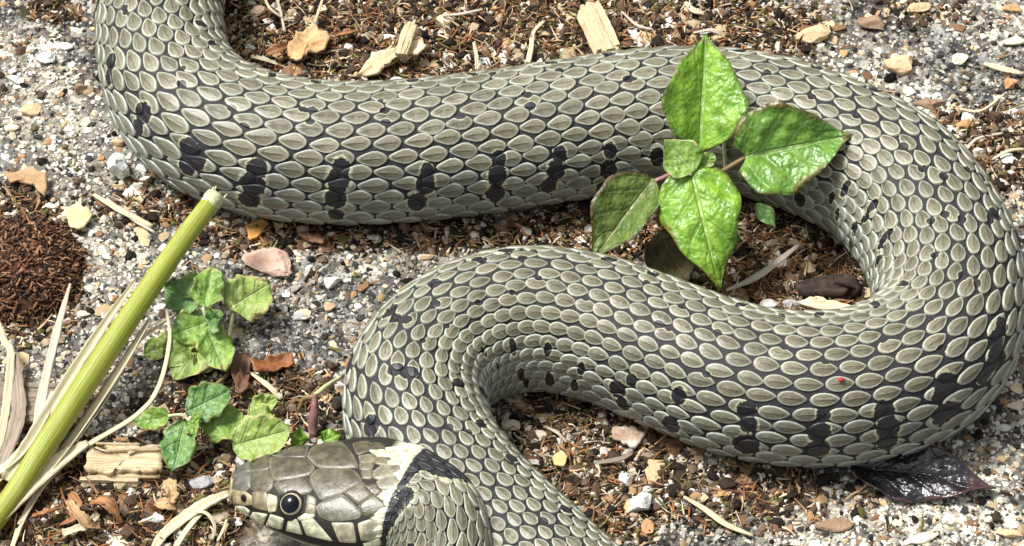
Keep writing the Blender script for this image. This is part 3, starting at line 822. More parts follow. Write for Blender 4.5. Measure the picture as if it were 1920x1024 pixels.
# ------------------------------------------------------------------ generic builders for the small things
def tube(pts, rads, n=8, noise=0.0, flat=1.0):
    """a tapered tube through 3-D points (cm); returns V, F list, uvw"""
    pts = np.asarray(pts, float); rads = np.asarray(rads, float)
    if len(pts) > 2:
        t = np.linspace(0, len(pts) - 1, (len(pts) - 1) * 6 + 1)
        c = np.column_stack([pts, rads]); p = np.vstack([2 * c[0] - c[1], c, 2 * c[-1] - c[-2]])
        o = []
        for tv in t:
            i = min(int(tv), len(pts) - 2); f = tv - i
            a, b, d, e = p[i], p[i + 1], p[i + 2], p[i + 3]
            o.append(.5 * (2 * b + (d - a) * f + (2 * a - 5 * b + 4 * d - e) * f * f + (3 * b - a - 3 * d + e) * f ** 3))
        o = np.array(o); pts, rads = o[:, :3], np.maximum(o[:, 3], .002)
    T = np.gradient(pts, axis=0); T /= np.linalg.norm(T, axis=1, keepdims=True) + 1e-9
    a = np.cross(T, [0, 0, 1.0]); a /= np.linalg.norm(a, axis=1, keepdims=True) + 1e-9
    b = np.cross(a, T)
    th = np.linspace(0, 2 * math.pi, n, endpoint=False)
    k = len(pts)
    jit = 1 + noise * RNG.normal(0, 1, (k, n))
    V = pts[:, None] + (a[:, None] * np.cos(th)[None, :, None] + b[:, None] * np.sin(th)[None, :, None] * flat) * (rads[:, None] * jit)[..., None]
    i = np.arange(k - 1)[:, None] * n; j = np.arange(n)[None]; j2 = (j + 1) % n
    F = np.stack([i + j, i + j2, i + n + j2, i + n + j], -1).reshape(-1, 4)
    caps = [np.arange(n)[None, ::-1], ((k - 1) * n + np.arange(n))[None]]
    rnd = random.random() * 9
    uvw = np.stack(np.broadcast_arrays(np.linspace(0, 1, k)[:, None], np.abs((np.arange(n) / n) * 2 - 1)[None], rnd), -1).reshape(-1, 3)
    return V.reshape(-1, 3), [F] + caps, uvw

def blade(pts, widths, thick=.03, cup=.15, side=None, roll=0.0, jag=.07):
    """a flat strip (dry blade, sheath, splinter) with real thickness through 3-D points"""
    pts = np.asarray(pts, float); w = np.asarray(widths, float)
    if len(pts) > 2:
        t = np.linspace(0, len(pts) - 1, (len(pts) - 1) * 7 + 1)
    else:
        t = np.linspace(0, 1, 8)
    c = np.column_stack([pts, w]); p = np.vstack([2 * c[0] - c[1], c, 2 * c[-1] - c[-2]]); o = []
    for tv in t:
        i = min(int(tv), len(pts) - 2); f = tv - i
        a, b, d, e = p[i], p[i + 1], p[i + 2], p[i + 3]
        o.append(.5 * (2 * b + (d - a) * f + (2 * a - 5 * b + 4 * d - e) * f * f + (3 * b - a - 3 * d + e) * f ** 3))
    o = np.array(o); pts, w = o[:, :3], np.maximum(o[:, 3], .004) * RNG.uniform(1 - jag, 1 + jag, len(o))
    pts = pts + RNG.normal(0, jag * .06, pts.shape) * w[:, None] * 2
    T = np.gradient(pts, axis=0); T /= np.linalg.norm(T, axis=1, keepdims=True) + 1e-9
    a = np.cross(T, [0, 0, 1.0]); a /= np.linalg.norm(a, axis=1, keepdims=True) + 1e-9
    b = np.cross(a, T)
    if roll:
        a, b = a * math.cos(roll) + b * math.sin(roll), b * math.cos(roll) - a * math.sin(roll)
    xs = np.array([-1, -.5, 0, .5, 1, 1, .5, 0, -.5, -1]); top = np.array([1, 1, 1, 1, 1, -1, -1, -1, -1, -1])
    n = len(xs); k = len(pts)
    hgt = (cup * xs ** 2)[None] * w[:, None] + top[None] * thick / 2
    V = pts[:, None] + a[:, None] * (xs[None, :, None] * w[:, None, None]) + b[:, None] * hgt[..., None]
    i = np.arange(k - 1)[:, None] * n; j = np.arange(n)[None]; j2 = (j + 1) % n
    F = np.stack([i + j, i + j2, i + n + j2, i + n + j], -1).reshape(-1, 4)
    caps = [np.arange(n)[None, ::-1], ((k - 1) * n + np.arange(n))[None]]
    uvw = np.stack(np.broadcast_arrays(np.linspace(0, 1, k)[:, None], ((xs + 1) / 2)[None], random.random() * 9), -1).reshape(-1, 3)
    return V.reshape(-1, 3), [F] + caps, uvw

def merge(parts):
    V, F, A, o = [], [], [], 0
    for v, f, a in parts:
        V.append(v); A.append(a)
        for ff in f: F.append(np.asarray(ff) + o)
        o += len(v)
    return np.vstack(V), F, np.vstack(A)

_ico = None
def ico(sub):
    import bmesh
    bm = bmesh.new(); bmesh.ops.create_icosphere(bm, subdivisions=sub, radius=1.0)
    bm.verts.ensure_lookup_table()
    V = np.array([v.co[:] for v in bm.verts]); F = np.array([[v.index for v in f.verts] for f in bm.faces]); bm.free()
    return V, F
ICO1, ICO2, ICO3 = ico(1), ico(2), ico(3)

def stone(name, x, y, wpx, hpx, mat, label, cat='stone', group=None, tall=.55, seed=0, rot=0, sub=3, sharp=.30, sink=.35):
    """a stone lying at pixel x, y (its middle), wpx x hpx pixels across"""
    V, F = ICO3 if sub == 3 else ICO2
    rg = np.random.default_rng(seed + 100)
    V = V.copy()
    for _ in range(11):                           # cut it with planes: facets
        n = rg.normal(size=3); n /= np.linalg.norm(n); d = rg.uniform(.42, .82)
        ov = np.maximum(V @ n - d, 0); V -= ov[:, None] * n
    V += sharp * (fbm(V[:, 0] * 2.2 + seed, V[:, 1] * 2.2 + V[:, 2] * 1.7, seed, 3) - .5)[:, None] * V
    a = wpx / 2 / 104 * 1.22; hh = max(.06, min(a, hpx / 2 / 104) * tall * 1.3)
    b = max(.05, (1.2 * hpx / 2 / 104 - hh * .64 * .75) / .766)
    ct, s_ = math.cos(rot), math.sin(rot)
    V = V * [a, b, hh]
    V = np.stack([V[:, 0] * ct - V[:, 1] * s_, V[:, 0] * s_ + V[:, 1] * ct, V[:, 2]], -1)
    c = P(x, y, hh * (1 - sink)); gz = float(ground_z(np.array([c[0]]), np.array([c[1]]))[0])
    V = V + [c[0], c[1], gz + hh * (1 - sink)]
    o = mesh(name, V, F, mat, smooth=False)
    return tag(o, label, cat, group)

def chip(name, poly, z, thick, mat, label, cat, grain=(1, 0), curl=.0, bumpy=.02, parent=None, tilt=(0, 0), seed=1, group=None):
    """an irregular flake: pixel outline laid at height z, cut out as a slab with uneven faces"""
    poly = np.array(poly, float); m = max(24, len(poly) * 4)
    seg = np.roll(poly, -1, 0) - poly; L = np.linalg.norm(seg, axis=1); cs = np.concatenate([[0], np.cumsum(L)])
    t = np.linspace(0, cs[-1], m, endpoint=False)
    b = np.stack([np.interp(t, cs, np.append(poly[:, k], poly[0, k])) for k in (0, 1)], -1)
    rg = np.random.default_rng(seed)
    c = b.mean(0); b = b + rg.normal(0, 1, b.shape) * np.sqrt(L.sum()) * .10
    rings = [0, .3, .6, .85, 1.0]
    W = [P(c[0], c[1], z)]
    for r in rings[1:]:
        W += [P(*(c + (q - c) * r), z) for q in b]
    W = np.array(W); w0 = W[0]
    d = W - w0; R2 = (d[:, 0] ** 2 + d[:, 1] ** 2); mx = math.sqrt(R2.max())
    gx, gy = grain; gl = math.hypot(gx, gy); gx, gy = gx / gl, gy / gl
    along = d[:, 0] * gx + d[:, 1] * gy; across = -d[:, 0] * gy + d[:, 1] * gx
    up = curl * (across / mx) ** 2 * mx + tilt[0] * d[:, 0] + tilt[1] * d[:, 1] + bumpy * (fbm(W[:, 0] * 3, W[:, 1] * 3, seed) - .5) * 4 + bumpy * (vnoise(across * 14, along * 1.5, seed + 4) - .5) * 2
    n = len(W)
    top = W.copy(); top[:, 2] += up + thick / 2; bot = W.copy(); bot[:, 2] += up - thick / 2
    V = np.vstack([top, bot])
    tri = [(0, 1 + j, 1 + (j + 1) % m) for j in range(m)]; Q = []
    for k in range(len(rings) - 2):
        a0 = 1 + k * m; a1 = a0 + m
        Q += [(a0 + j, a1 + j, a1 + (j + 1) % m, a0 + (j + 1) % m) for j in range(m)]
    last = 1 + (len(rings) - 2) * m
    side = [(last + j, n + last + j, n + last + (j + 1) % m, last + (j + 1) % m) for j in range(m)]
    tri2 = [(n + a, n + c2, n + b2) for a, b2, c2 in tri]; Q2 = [(n + a, n + d2, n + c2, n + b2) for a, b2, c2, d2 in Q]
    uv = np.stack([along / (2 * mx) + .5, across / (2 * mx) + .5, np.full(n, seed * .37)], -1); uv = np.vstack([uv, uv])
    # sit on the ground
    o = mesh(name, V, [np.array(tri + tri2), np.array(Q + Q2 + side)], mat, parent, attrs={'uvw': uv}, smooth=True)
    if label: tag(o, label, cat, group)
    return o

def leaf_mesh(base, tip, width, normal, shape='ovate', droop=0.0, cup=.25, fold=0.0, wave=.06, quilt=.03, thick=.018, seed=0, nu=26, nv=17, bend=0.0):
    """a leaf blade from base to tip (3-D, cm), half width in cm, upper side facing normal"""
    base, tip, nn = np.array(base, float), np.array(tip, float), np.array(normal, float)
    ax = tip - base; L = np.linalg.norm(ax); ax /= L
    nn = nn - ax * (nn @ ax); nn /= np.linalg.norm(nn); sd_ = np.cross(nn, ax)
    u = np.linspace(0, 1, nu); v = np.linspace(-1, 1, nv)
    if shape == 'heart':
        w = np.interp(u, [0, .04, .12, .25, .4, .55, .7, .82, .92, 1], [.12, .70, .95, 1.0, .94, .78, .52, .28, .11, .010])
    elif shape == 'oval':
        w = np.interp(u, [0, .04, .12, .25, .45, .6, .75, .87, .95, 1], [.10, .45, .78, .96, 1.0, .95, .80, .58, .34, .03])
    elif shape == 'round':
        w = np.sqrt(np.clip(1 - (2 * u - 1.0) ** 2, 0, 1)) ** .8 * .99 + .01
    else:
        w = np.interp(u, [0, .05, .15, .3, .45, .6, .75, .87, .95, 1], [.06, .46, .82, 1.0, .98, .84, .57, .30, .11, .010])
    w = smooth1(w, 1)
    U, Vv = np.meshgrid(u, v, indexing='ij')
    if shape == 'oval': w = w * (1 + .09 * np.sin(u * 21 + seed))
    rg = np.random.default_rng(seed)
    Wd = width * w[:, None] * (1 + .05 * np.sin(U * 17 + seed) * (np.abs(Vv) > .8))
    lobes = -.10 * L * np.abs(Vv) ** 1.5 * np.clip(1 - U / .22, 0, 1) if shape == 'heart' else 0
    lat = Wd * Vv
    cf = math.cos(fold)
    hgt = cup * width * np.abs(Vv) ** 1.6 * w[:, None] + math.sin(fold) * np.abs(lat)
    hgt = hgt + quilt * np.sin((U - np.abs(Vv) * .33) * 2 * math.pi * 4.2) * (1 - np.abs(Vv) ** 2) * np.abs(Vv) ** .5 * w[:, None]
    hgt = hgt - quilt * 1.2 * np.exp(-(Vv / .12) ** 2) * w[:, None]
    hgt = hgt + wave * np.sin(U * 9 + seed + Vv * 1.3) * np.abs(Vv) ** 2 - droop * L * U ** 2 + bend * L * np.sin(U * math.pi)
    hgt = hgt + (fbm(U * 6 + seed, Vv * 4 + seed, seed) - .5) * quilt * 1.6
    Pt = base + ax * (U * L + lobes)[..., None] + sd_ * (lat * cf)[..., None] + nn * hgt[..., None]
    n = nu * nv
    top = Pt.reshape(-1, 3); bot = (Pt - nn * thick).reshape(-1, 3)
    i = np.arange(nu - 1)[:, None] * nv + np.arange(nv - 1)[None]
    F1 = np.stack([i, i + nv, i + nv + 1, i + 1], -1).reshape(-1, 4); F2 = F1[:, ::-1] + n
    rim = list(range(0, nv)) + [k * nv + nv - 1 for k in range(1, nu)] + [(nu - 1) * nv + k for k in range(nv - 2, -1, -1)] + [k * nv for k in range(nu - 2, 0, -1)]
    rim = np.array(rim); r2 = np.roll(rim, -1)
    F3 = np.stack([rim, r2, r2 + n, rim + n], -1)
    uv = np.stack([U, Vv, np.full_like(U, seed * .61)], -1).reshape(-1, 3)
    return np.vstack([top, bot]), [F1, F2, F3], np.vstack([uv, uv])

def px_leaf(parent, b, t, hw, mat, face=None, **kw):
    """leaf given by base and tip (pixel x, y, height z) and half width in pixels"""
    B, T = P(*b), P(*t)
    n = np.array(face if face is not None else (0, -.5, .85), float)
    V, F, uv = leaf_mesh(B, T, hw / 104.0, n, **kw)
    return mesh('leaf', V, F, M[mat], parent, attrs={'uvw': uv})

def px_tube(name, pts, rads, mat, parent=None, **kw):
    V, F, uv = tube([P(*p) for p in pts], rads, **kw)
    return mesh(name, V, F, M[mat], parent, attrs={'uvw': uv})

def px_blade(name, pts, wid, mat, parent=None, label=None, cat=None, group=None, **kw):
    V, F, uv = blade([P(*p) for p in pts], np.array(wid) / 104.0 / 2 * (.8 if mat.startswith('straw') else 1), **kw)
    o = mesh(name, V, F, M[mat], parent, attrs={'uvw': uv})
    if label: tag(o, label, cat, group)
    return o

# ------------------------------------------------------------------ the green plant between the coils
plant = empty('green_plant', P(1335, 425, 0), 'glossy green leafy plant growing up between the coils of the snake', 'plant')
px_tube('stem', [(1336, 428, -.1), (1332, 395, .7), (1326, 345, 1.5), (1316, 300, 2.0)], [.075, .07, .06, .05], 'petiole', plant)
px_tube('petiole', [(1326, 350, 1.5), (1355, 322, 1.8), (1400, 294, 2.1)], [.055, .05, .045], 'petiole', plant)
px_tube('petiole', [(1322, 340, 1.6), (1270, 326, 1.6), (1228, 340, 1.5)], [.055, .05, .045], 'petiole_pink', plant)
px_tube('petiole', [(1318, 330, 1.7), (1305, 328, 1.9), (1296, 336, 1.95)], [.045, .045, .04], 'petiole', plant)
px_tube('petiole', [(1345, 400, .5), (1360, 330, 1.1), (1357, 268, 1.75)], [.05, .045, .035], 'petiole_pale', plant)
px_tube('petiole', [(1334, 420, .05), (1290, 430, .35), (1235, 432, .5)], [.05, .045, .04], 'petiole', plant)
px_leaf(plant, (1312, 284, 2.05), (1322, 66, 3.25), 82, 'leaf', (.05, -.75, .65), seed=1, cup=.16, quilt=.05, wave=.06, bend=.07, fold=.28)
px_leaf(plant, (1398, 294, 2.15), (1600, 252, 2.35), 92, 'leaf_mid', (-.05, -.62, .78), shape='heart', seed=2, cup=.10, quilt=.06, wave=.11, fold=.30)
px_leaf(plant, (1298, 330, 2.05), (1350, 545, .85), 76, 'leaf', (-.05, -.62, .78), shape='heart', seed=3, cup=-.16, quilt=.055, wave=.09, bend=.10)
px_leaf(plant, (1224, 334, 1.55), (1110, 488, .75), 64, 'leaf_old', (-.35, -.55, .75), seed=4, cup=.35, quilt=.04, wave=.06, fold=.35)
px_leaf(plant, (1302, 322, 2.12), (1246, 262, 2.45), 40, 'leaf_young', (-.1, -.55, .82), seed=5, cup=.2, quilt=.02, wave=.03)
px_leaf(plant, (1322, 312, 2.1), (1334, 286, 2.3), 14, 'leaf_young', (.1, -.6, .8), seed=15, cup=.2, quilt=.01, wave=.02, shape='round')
px_leaf(plant, (1355, 272, 1.7), (1400, 196, 2.1), 38, 'leaf_mid', (.25, -.6, .75), seed=6, cup=.15, quilt=.03)
px_leaf(plant, (1238, 436, .55), (1290, 536, .25), 52, 'leaf_brown', (.0, -.5, .85), seed=7, cup=.2, quilt=.03, wave=.08)
px_leaf(plant, (1418, 382, 1.0), (1456, 428, .75), 17, 'leaf_blue', (.2, -.5, .8), seed=8, cup=.3, quilt=.01)
px_leaf(plant, (1352, 440, .35), (1392, 452, .45), 14, 'leaf_old', (.2, -.5, .8), seed=9, cup=.3, quilt=.01)
px_leaf(plant, (1348, 446, .3), (1385, 410, .7), 16, 'leaf_blue', (-.2, -.5, .8), seed=10, cup=.3, quilt=.01)

# ------------------------------------------------------------------ young plants on the left
def gz_px(x, y):
    c = P(x, y, 0); return float(ground_z(np.array([c[0]]), np.array([c[1]]))[0])
sp = empty('small_plant', P(400, 640, 0), 'small pale green plant beside the cut green stalk, below the pink stone', 'plant')
px_tube('stem', [(432, 660, 0), (405, 628, .35), (385, 590, .75), (380, 572, .85)], [.045, .045, .04, .035], 'petiole_pale', sp)
px_tube('petiole', [(430, 640, .1), (434, 605, .4), (440, 572, .6)], [.045, .04, .04], 'petiole_pale', sp)
px_tube('petiole', [(405, 630, .3), (390, 636, .35), (380, 640, .3)], [.035, .03, .03], 'petiole_pale', sp)
for k, (b, t, hw, mt, fc, sh) in enumerate([
    ((375, 572, .8), (308, 540, .75), 34, 'leaf_blue', (-.3, -.4, .85), 'oval'), ((383, 576, .85), (398, 500, 1.05), 30, 'leaf_young', (.1, -.7, .7), 'oval'),
    ((428, 578, .62), (506, 532, .55), 45, 'leaf_pale', (.1, -.4, .9), 'oval'), ((388, 604, .6), (322, 628, .5), 34, 'leaf_young', (-.2, -.5, .85), 'oval'),
    ((392, 622, .45), (328, 712, .1), 40, 'leaf_pale', (-.2, -.45, .85), 'oval'), ((388, 612, .62), (422, 696, .35), 34, 'leaf_young', (.2, -.5, .85), 'oval'),
    ((392, 600, .75), (414, 596, 1.0), 26, 'leaf_blue', (.5, -.5, .7), 'oval'), ((330, 640, .15), (270, 664, .08), 26, 'leaf_pale', (-.1, -.3, .9), 'oval'), ((400, 640, .3), (372, 700, .15), 26, 'leaf_pale', (.1, -.4, .9), 'oval'), ((352, 630, .35), (318, 690, .12), 30, 'leaf_young', (-.3, -.4, .85), 'oval'), ((445, 575, .5), (500, 570, .35), 28, 'leaf_pale', (.2, -.4, .9), 'oval'), ((366, 560, .8), (352, 512, .8), 22, 'leaf_young', (-.2, -.6, .8), 'oval')]):
    px_leaf(sp, b, t, hw, mt, fc, shape=sh, seed=20 + k, cup=.15, quilt=.040, wave=.08, thick=.014, nu=20, nv=13)
lp = empty('small_plant', P(385, 800, 0), 'low green seedling with oval leaves just left of the snake head', 'plant')
px_tube('stem', [(400, 830, 0), (382, 800, .3), (352, 786, .55)], [.05, .045, .04], 'petiole_pale', lp)
px_tube('petiole', [(352, 786, .5), (340, 778, .55), (316, 780, .5)], [.035, .03, .03], 'petiole_pale', lp)
px_tube('petiole', [(430, 700, .1), (405, 722, .2), (350, 775, .55)], [.04, .04, .035], 'petiole', lp)
for k, (b, t, hw, mt, fc, sh) in enumerate([
    ((350, 772, .62), (432, 732, .8), 36, 'leaf_blue', (0, -.4, .9), 'oval'), ((345, 790, .55), (326, 882, .35), 33, 'leaf_blue', (-.1, -.5, .85), 'oval'),
    ((352, 792, .6), (374, 800, .65), 22, 'leaf_young', (.4, -.5, .8), 'round'), ((318, 780, .48), (252, 792, .35), 21, 'leaf_young', (0, -.4, .9), 'oval'), ((384, 812, .4), (452, 772, .45), 36, 'leaf_young', (0, -.4, .9), 'oval'),
    ((436, 836, .3), (544, 806, .55), 44, 'leaf_pale', (-.1, -.5, .85), 'oval'), ((470, 770, .15), (520, 745, .25), 20, 'leaf_pale', (.1, -.4, .9), 'oval'), ((505, 800, .2), (470, 760, .2), 22, 'leaf_pale', (.1, -.4, .9), 'oval')]):
    px_leaf(lp, b, t, hw, mt, fc, shape=sh, seed=40 + k, cup=.15, quilt=.040, wave=.08, thick=.014, nu=20, nv=13)
sh = empty('plant_shoot', P(585, 800, 0), 'short purple-pink plant shoot with green tips behind the snake head', 'shoot')
px_tube('stem', [(586, 815, -.05), (589, 775, .3), (591, 738, .55)], [.085, .08, .05], 'petiole_pink', sh, n=10, noise=.10)
px_tube('petiole', [(590, 742, .5), (612, 724, .5), (640, 706, .35)], [.05, .045, .03], 'petiole_pale', sh, noise=.06)
px_tube('petiole', [(588, 744, .5), (570, 748, .4), (560, 770, .2)], [.05, .05, .04], 'petiole', sh, noise=.06)
px_leaf(sh, (562, 838, .2), (560, 800, .55), 16, 'leaf', (0, -.7, .7), seed=61, cup=.2, quilt=.01)
px_leaf(sh, (605, 828, .15), (640, 812, .3), 18, 'leaf', (0, -.5, .85), seed=62, cup=.2, quilt=.01)

# ------------------------------------------------------------------ cut stalk and straw
ck = empty('cut_stalk', P(40, 930, 0), 'thick yellow-green plant stalk cut at the top, leaning over the gravel', 'stalk')
st_pts = [(-70, 1055, .12), (20, 935, .30), (85, 835, .55), (170, 705, .85), (270, 555, 1.2), (350, 440, 1.45), (402, 372, 1.6)]
px_tube('stalk', st_pts, [.19, .195, .205, .21, .20, .185, .175], 'stem', ck, n=18)
V, F, uv = tube([P(388, 391, 1.55), P(397, 378, 1.59), P(405, 366, 1.62)], [.17, .186, .175], n=22, noise=.035)
mesh('cut_end', V, F, M['pith'], ck)
for k in range(16):
    a = random.uniform(0, 6.28); rr_ = random.uniform(.03, .17); e_ = random.uniform(4, 15)
    b0 = P(396, 380, 1.59); b1 = P(396 + e_ * .8, 380 - e_ * 1.25, 1.59 + e_ * .0035)
    off = np.array([math.cos(a) * rr_, math.sin(a) * rr_ * .4, math.sin(a) * rr_ * .8])
    V, F, uv = tube([b0 + off, b1 + off * 1.15], [.035, .016], n=5, noise=.1)
    mesh('fibre', V, F, M['pith'], ck)
for k, (pts, w, ro) in enumerate([
    ([(252, 528, 1.12), (186, 622, .95), (122, 720, .72), (58, 825, .42), (10, 900, .25)], [10, 22, 26, 30, 26], .5),
    ([(282, 600, .95), (230, 690, .75), (170, 780, .5), (120, 850, .35), (60, 925, .22)], [10, 26, 30, 30, 22], -.5),
    ([(330, 590, .3), (262, 640, .6), (200, 745, .5), (140, 830, .35)], [4, 10, 14, 12], -.3)]):
    px_blade('sheath_strip', pts, w, 'straw', ck, thick=.035, cup=.5, roll=ro)
ST = [
 ('dry_straw', [(132, 532, 1.0), (108, 620, .8), (82, 730, .55), (60, 850, .3), (20, 930, .2)], [5, 18, 22, 24, 20], 'straw_grey', 'upright greyish straw blade left of the green cut stalk'),
 ('dry_straw', [(312, 580, .9), (318, 640, .75), (298, 725, .55), (255, 780, .4), (150, 845, .3), (85, 905, .22), (45, 970, .15), (22, 1030, .1)], [5, 9, 10, 11, 13, 15, 14, 10], 'straw', 'long thin curved straw arching from the small plant to the lower left'),
 ('dry_straw', [(-10, 590, .5), (8, 640, .45), (20, 665, .4), (12, 760, .3), (-5, 850, .2)], [12, 16, 18, 20, 18], 'straw', 'bent pale straw at the left edge beside the grey wood'),
 ('dry_straw', [(28, 665, .35), (36, 750, .3), (30, 800, .22), (0, 880, .15)], [12, 26, 30, 20], 'wood_grey', 'broad weathered straw standing at the left edge'),
 ('dry_straw', [(-20, 985, .25), (60, 905, .35), (110, 865, .4), (165, 830, .4)], [40, 46, 40, 12], 'straw', 'thick flattened straw at the foot of the green stalk'),
 ('dry_straw', [(-20, 900, .3), (40, 850, .35), (85, 780, .5), (100, 735, .6)], [20, 26, 22, 10], 'straw', 'pale straw sheath left of the foot of the green stalk'),
 ('dry_straw', [(430, 925, .28), (385, 945, .28), (340, 975, .22), (305, 1005, .15), (285, 1035, .1)], [14, 24, 26, 22, 16], 'straw', 'flat pale straw touching the snout of the snake'),
 ('dry_straw', [(400, 940, .15), (355, 990, .2), (322, 1040, .12)], [8, 13, 11], 'straw', 'narrow straw under the flat straw at the snout'),
 ('dry_straw', [(1498, 460, .35), (1460, 490, .35), (1415, 522, .3), (1362, 545, .2)], [8, 17, 18, 6], 'straw_grey', 'single dry grass blade lying inside the right loop of the snake'),
 ('dry_straw', [(1282, 932, .12), (1320, 955, .14), (1362, 985, .14), (1412, 1005, .1)], [5, 14, 15, 4], 'straw', 'thin tan straw on the concrete below the lower coil'),
 ('dry_straw', [(1020, 40, .2), (1000, 62, .22), (996, 90, .2), (990, 118, .15)], [7, 9, 13, 12], 'straw', 'pale straw shred above the middle of the upper coil'),
 ('dry_straw', [(888, 80, .25), (893, 105, .2), (894, 132, .15)], [6, 9, 7], 'straw', 'tiny upright white straw above the upper coil'),
 ('dry_straw', [(175, 365, .12), (225, 395, .15), (285, 425, .12)], [8, 15, 10], 'straw', 'short tan straw below the white pebble'),
 ('dry_straw', [(200, 372, .12), (250, 412, .12), (290, 436, .1)], [4, 8, 5], 'straw_grey', 'thin dark straw crossing the short tan straw'),
 ('dry_straw', [(470, 700, .12), (500, 722, .18), (528, 748, .12)], [5, 13, 12], 'straw', 'small cream straw splinter beside the orange dry leaf'),
 ('dry_straw', [(240, 850, .35), (285, 838, .3), (340, 845, .25), (390, 838, .2)], [5, 9, 10, 5], 'straw', 'thin straw lying across the pale wood chip'),
 ('dry_straw', [(1845, 120, .12), (1880, 130, .14), (1915, 138, .1)], [8, 15, 8], 'straw', 'cream splinter at the right edge above the upper coil'),
 ('dry_straw', [(1165, 22, .15), (1195, 48, .15), (1225, 56, .1)], [4, 7, 4], 'straw_grey', 'thin dry stem right of the bark chip'),
]
M['rust'] = mat_fibre('rusty dead leaf', (.22, .09, .035), (.42, .21, .09), (.10, .04, .018), .6, .35, 5, .6)
M['rust_pale'] = mat_fibre('tan dead leaf', (.36, .21, .10), (.56, .38, .20), (.20, .10, .045), .6, .35, 5, .6)
ST += [
 ('dry_leaf', [(132, 925, .2), (146, 948, .32), (138, 975, .25), (112, 985, .1)], [14, 24, 26, 10], 'rust', 'rusty curled leaf strip right of the straw foot'),
 ('dry_leaf', [(128, 940, .3), (142, 962, .4), (165, 985, .3), (190, 992, .15)], [12, 20, 22, 12], 'rust_pale', 'orange-tan curled leaf strip below the pale wood chip'),
 ('dry_leaf', [(168, 945, .2), (195, 942, .36), (212, 958, .3), (228, 982, .1)], [12, 24, 20, 8], 'rust', 'arched brown leaf strip in the litter below the wood chip'),
 ('dry_leaf', [(312, 900, .35), (322, 918, .32), (322, 945, .2)], [10, 26, 12], 'rust_pale', 'upright tan leaf scrap below the low seedling'),
 ('dry_leaf', [(292, 944, .12), (312, 948, .22), (330, 955, .12)], [12, 30, 12], 'rust_pale', 'small folded tan leaf left of the flat straw'),
 ('dry_leaf', [(60, 970, .2), (88, 962, .32), (110, 955, .2)], [10, 20, 10], 'rust', 'rust-brown leaf curl under the thin curved straw'),
 ('dry_leaf', [(120, 1000, .15), (160, 985, .28), (185, 965, .15)], [16, 20, 10], 'straw', 'olive-cream blade at the lower left near the bottom edge'),
 ('dry_leaf', [(500, 100, .15), (520, 92, .26), (540, 84, .15)], [10, 18, 10], 'rust', 'red-brown leaf curl left of the tan torn leaf scrap'),
 ('dry_leaf', [(630, 70, .15), (650, 64, .26), (672, 60, .15)], [10, 22, 10], 'rust', 'dark rusty leaf curl right of the tan torn leaf scrap'),
 ('dry_leaf', [(470, 108, .1), (492, 112, .16), (522, 122, .1)], [8, 12, 8], 'straw', 'cream splinter lying against the bend of the upper coil'),
 ('dry_twig', [(497, 0, .3), (508, 18, .32), (530, 34, .22)], [5, 6, 5], 'straw', 'pale thin twig at the top left of the litter'),
 ('dry_twig', [(518, -5, .3), (526, 20, .28), (534, 60, .15)], [5, 6, 5], 'straw_grey', 'greyish twig hanging from the top edge'),
 ('dry_twig', [(606, -5, .3), (598, 20, .3), (590, 44, .15)], [5, 7, 6], 'straw', 'pale twig above the tan torn leaf scrap'),
 ('dry_twig', [(700, 130, .12), (720, 122, .2), (745, 112, .12)], [10, 16, 10], 'rust_pale', 'tan litter strip below the curled tan leaf'),
 ('dry_twig', [(830, 30, .12), (868, 26, .2), (905, 18, .12)], [5, 7, 5], 'straw_grey', 'thin grey twig in the litter at the top middle'),
 ('dry_twig', [(1285, 5, .15), (1300, 20, .2), (1320, 26, .15)], [8, 14, 10], 'straw', 'cream splinter at the top above the plant tip'),
 ('dry_twig', [(1300, 62, .1), (1330, 58, .16), (1352, 66, .1)], [4, 7, 4], 'straw_grey', 'little twig just behind the plant tip'),
 ('dry_twig', [(350, 960, .2), (385, 962, .3), (402, 985, .25), (398, 1012, .12)], [5, 7, 7, 5], 'straw', 'thin pale root bending near the bottom edge left of the head'),
 ('dry_twig', [(425, 975, .15), (418, 995, .22), (408, 1015, .12)], [5, 6, 5], 'straw', 'short pale root under the chin of the snake'),
 ('dry_twig', [(1745, 330 - 60, .1), (1790, 300, .1), (1830, 262, .16), (1880, 250, .1)], [4, 6, 7, 5], 'straw_grey', 'grey twig in the soil right of the upper coil bend'),
 ('dry_twig', [(1860, 300, .1), (1890, 284, .18), (1920, 280, .1)], [4, 8, 6], 'straw', 'pale twig at the right edge beside the coil'),
 ('dry_twig', [(1885, 175, .1), (1840, 208, .12), (1800, 205, .1)], [3, 6, 5], 'straw', 'white thread-like straw below the orange pebble'),
 ('dry_twig', [(1020, 800, .1), (1045, 812, .18), (1062, 830, .1)], [4, 6, 4], 'straw_grey', 'fine twig in the gravel of the inner bend'),
 ('dry_twig', [(1120, 868, .1), (1160, 862, .16), (1185, 850, .1)], [6, 10, 6], 'wood_grey', 'brown-grey twig between the lower coils'),
]
for nm, pts, w, mt, lab in ST:
    pts = [(x, y, z + gz_px(x, y)) for x, y, z in pts]
    px_blade(nm, pts, w, mt, None, lab, {'dry_straw': 'straw', 'dry_leaf': 'dry leaf', 'dry_twig': 'twig'}[nm], {'dry_straw': 'dry straw on the ground', 'dry_leaf': 'dead leaf scraps on the ground', 'dry_twig': 'fine twigs in the litter'}[nm], thick=.02 if nm == 'dry_leaf' else .035, cup=random.uniform(.15, .4) * (2.2 if nm == 'dry_leaf' else 1), roll=random.uniform(-.3, .3) * (2 if nm == 'dry_leaf' else 1), jag=.30 if nm == 'dry_leaf' else .10)

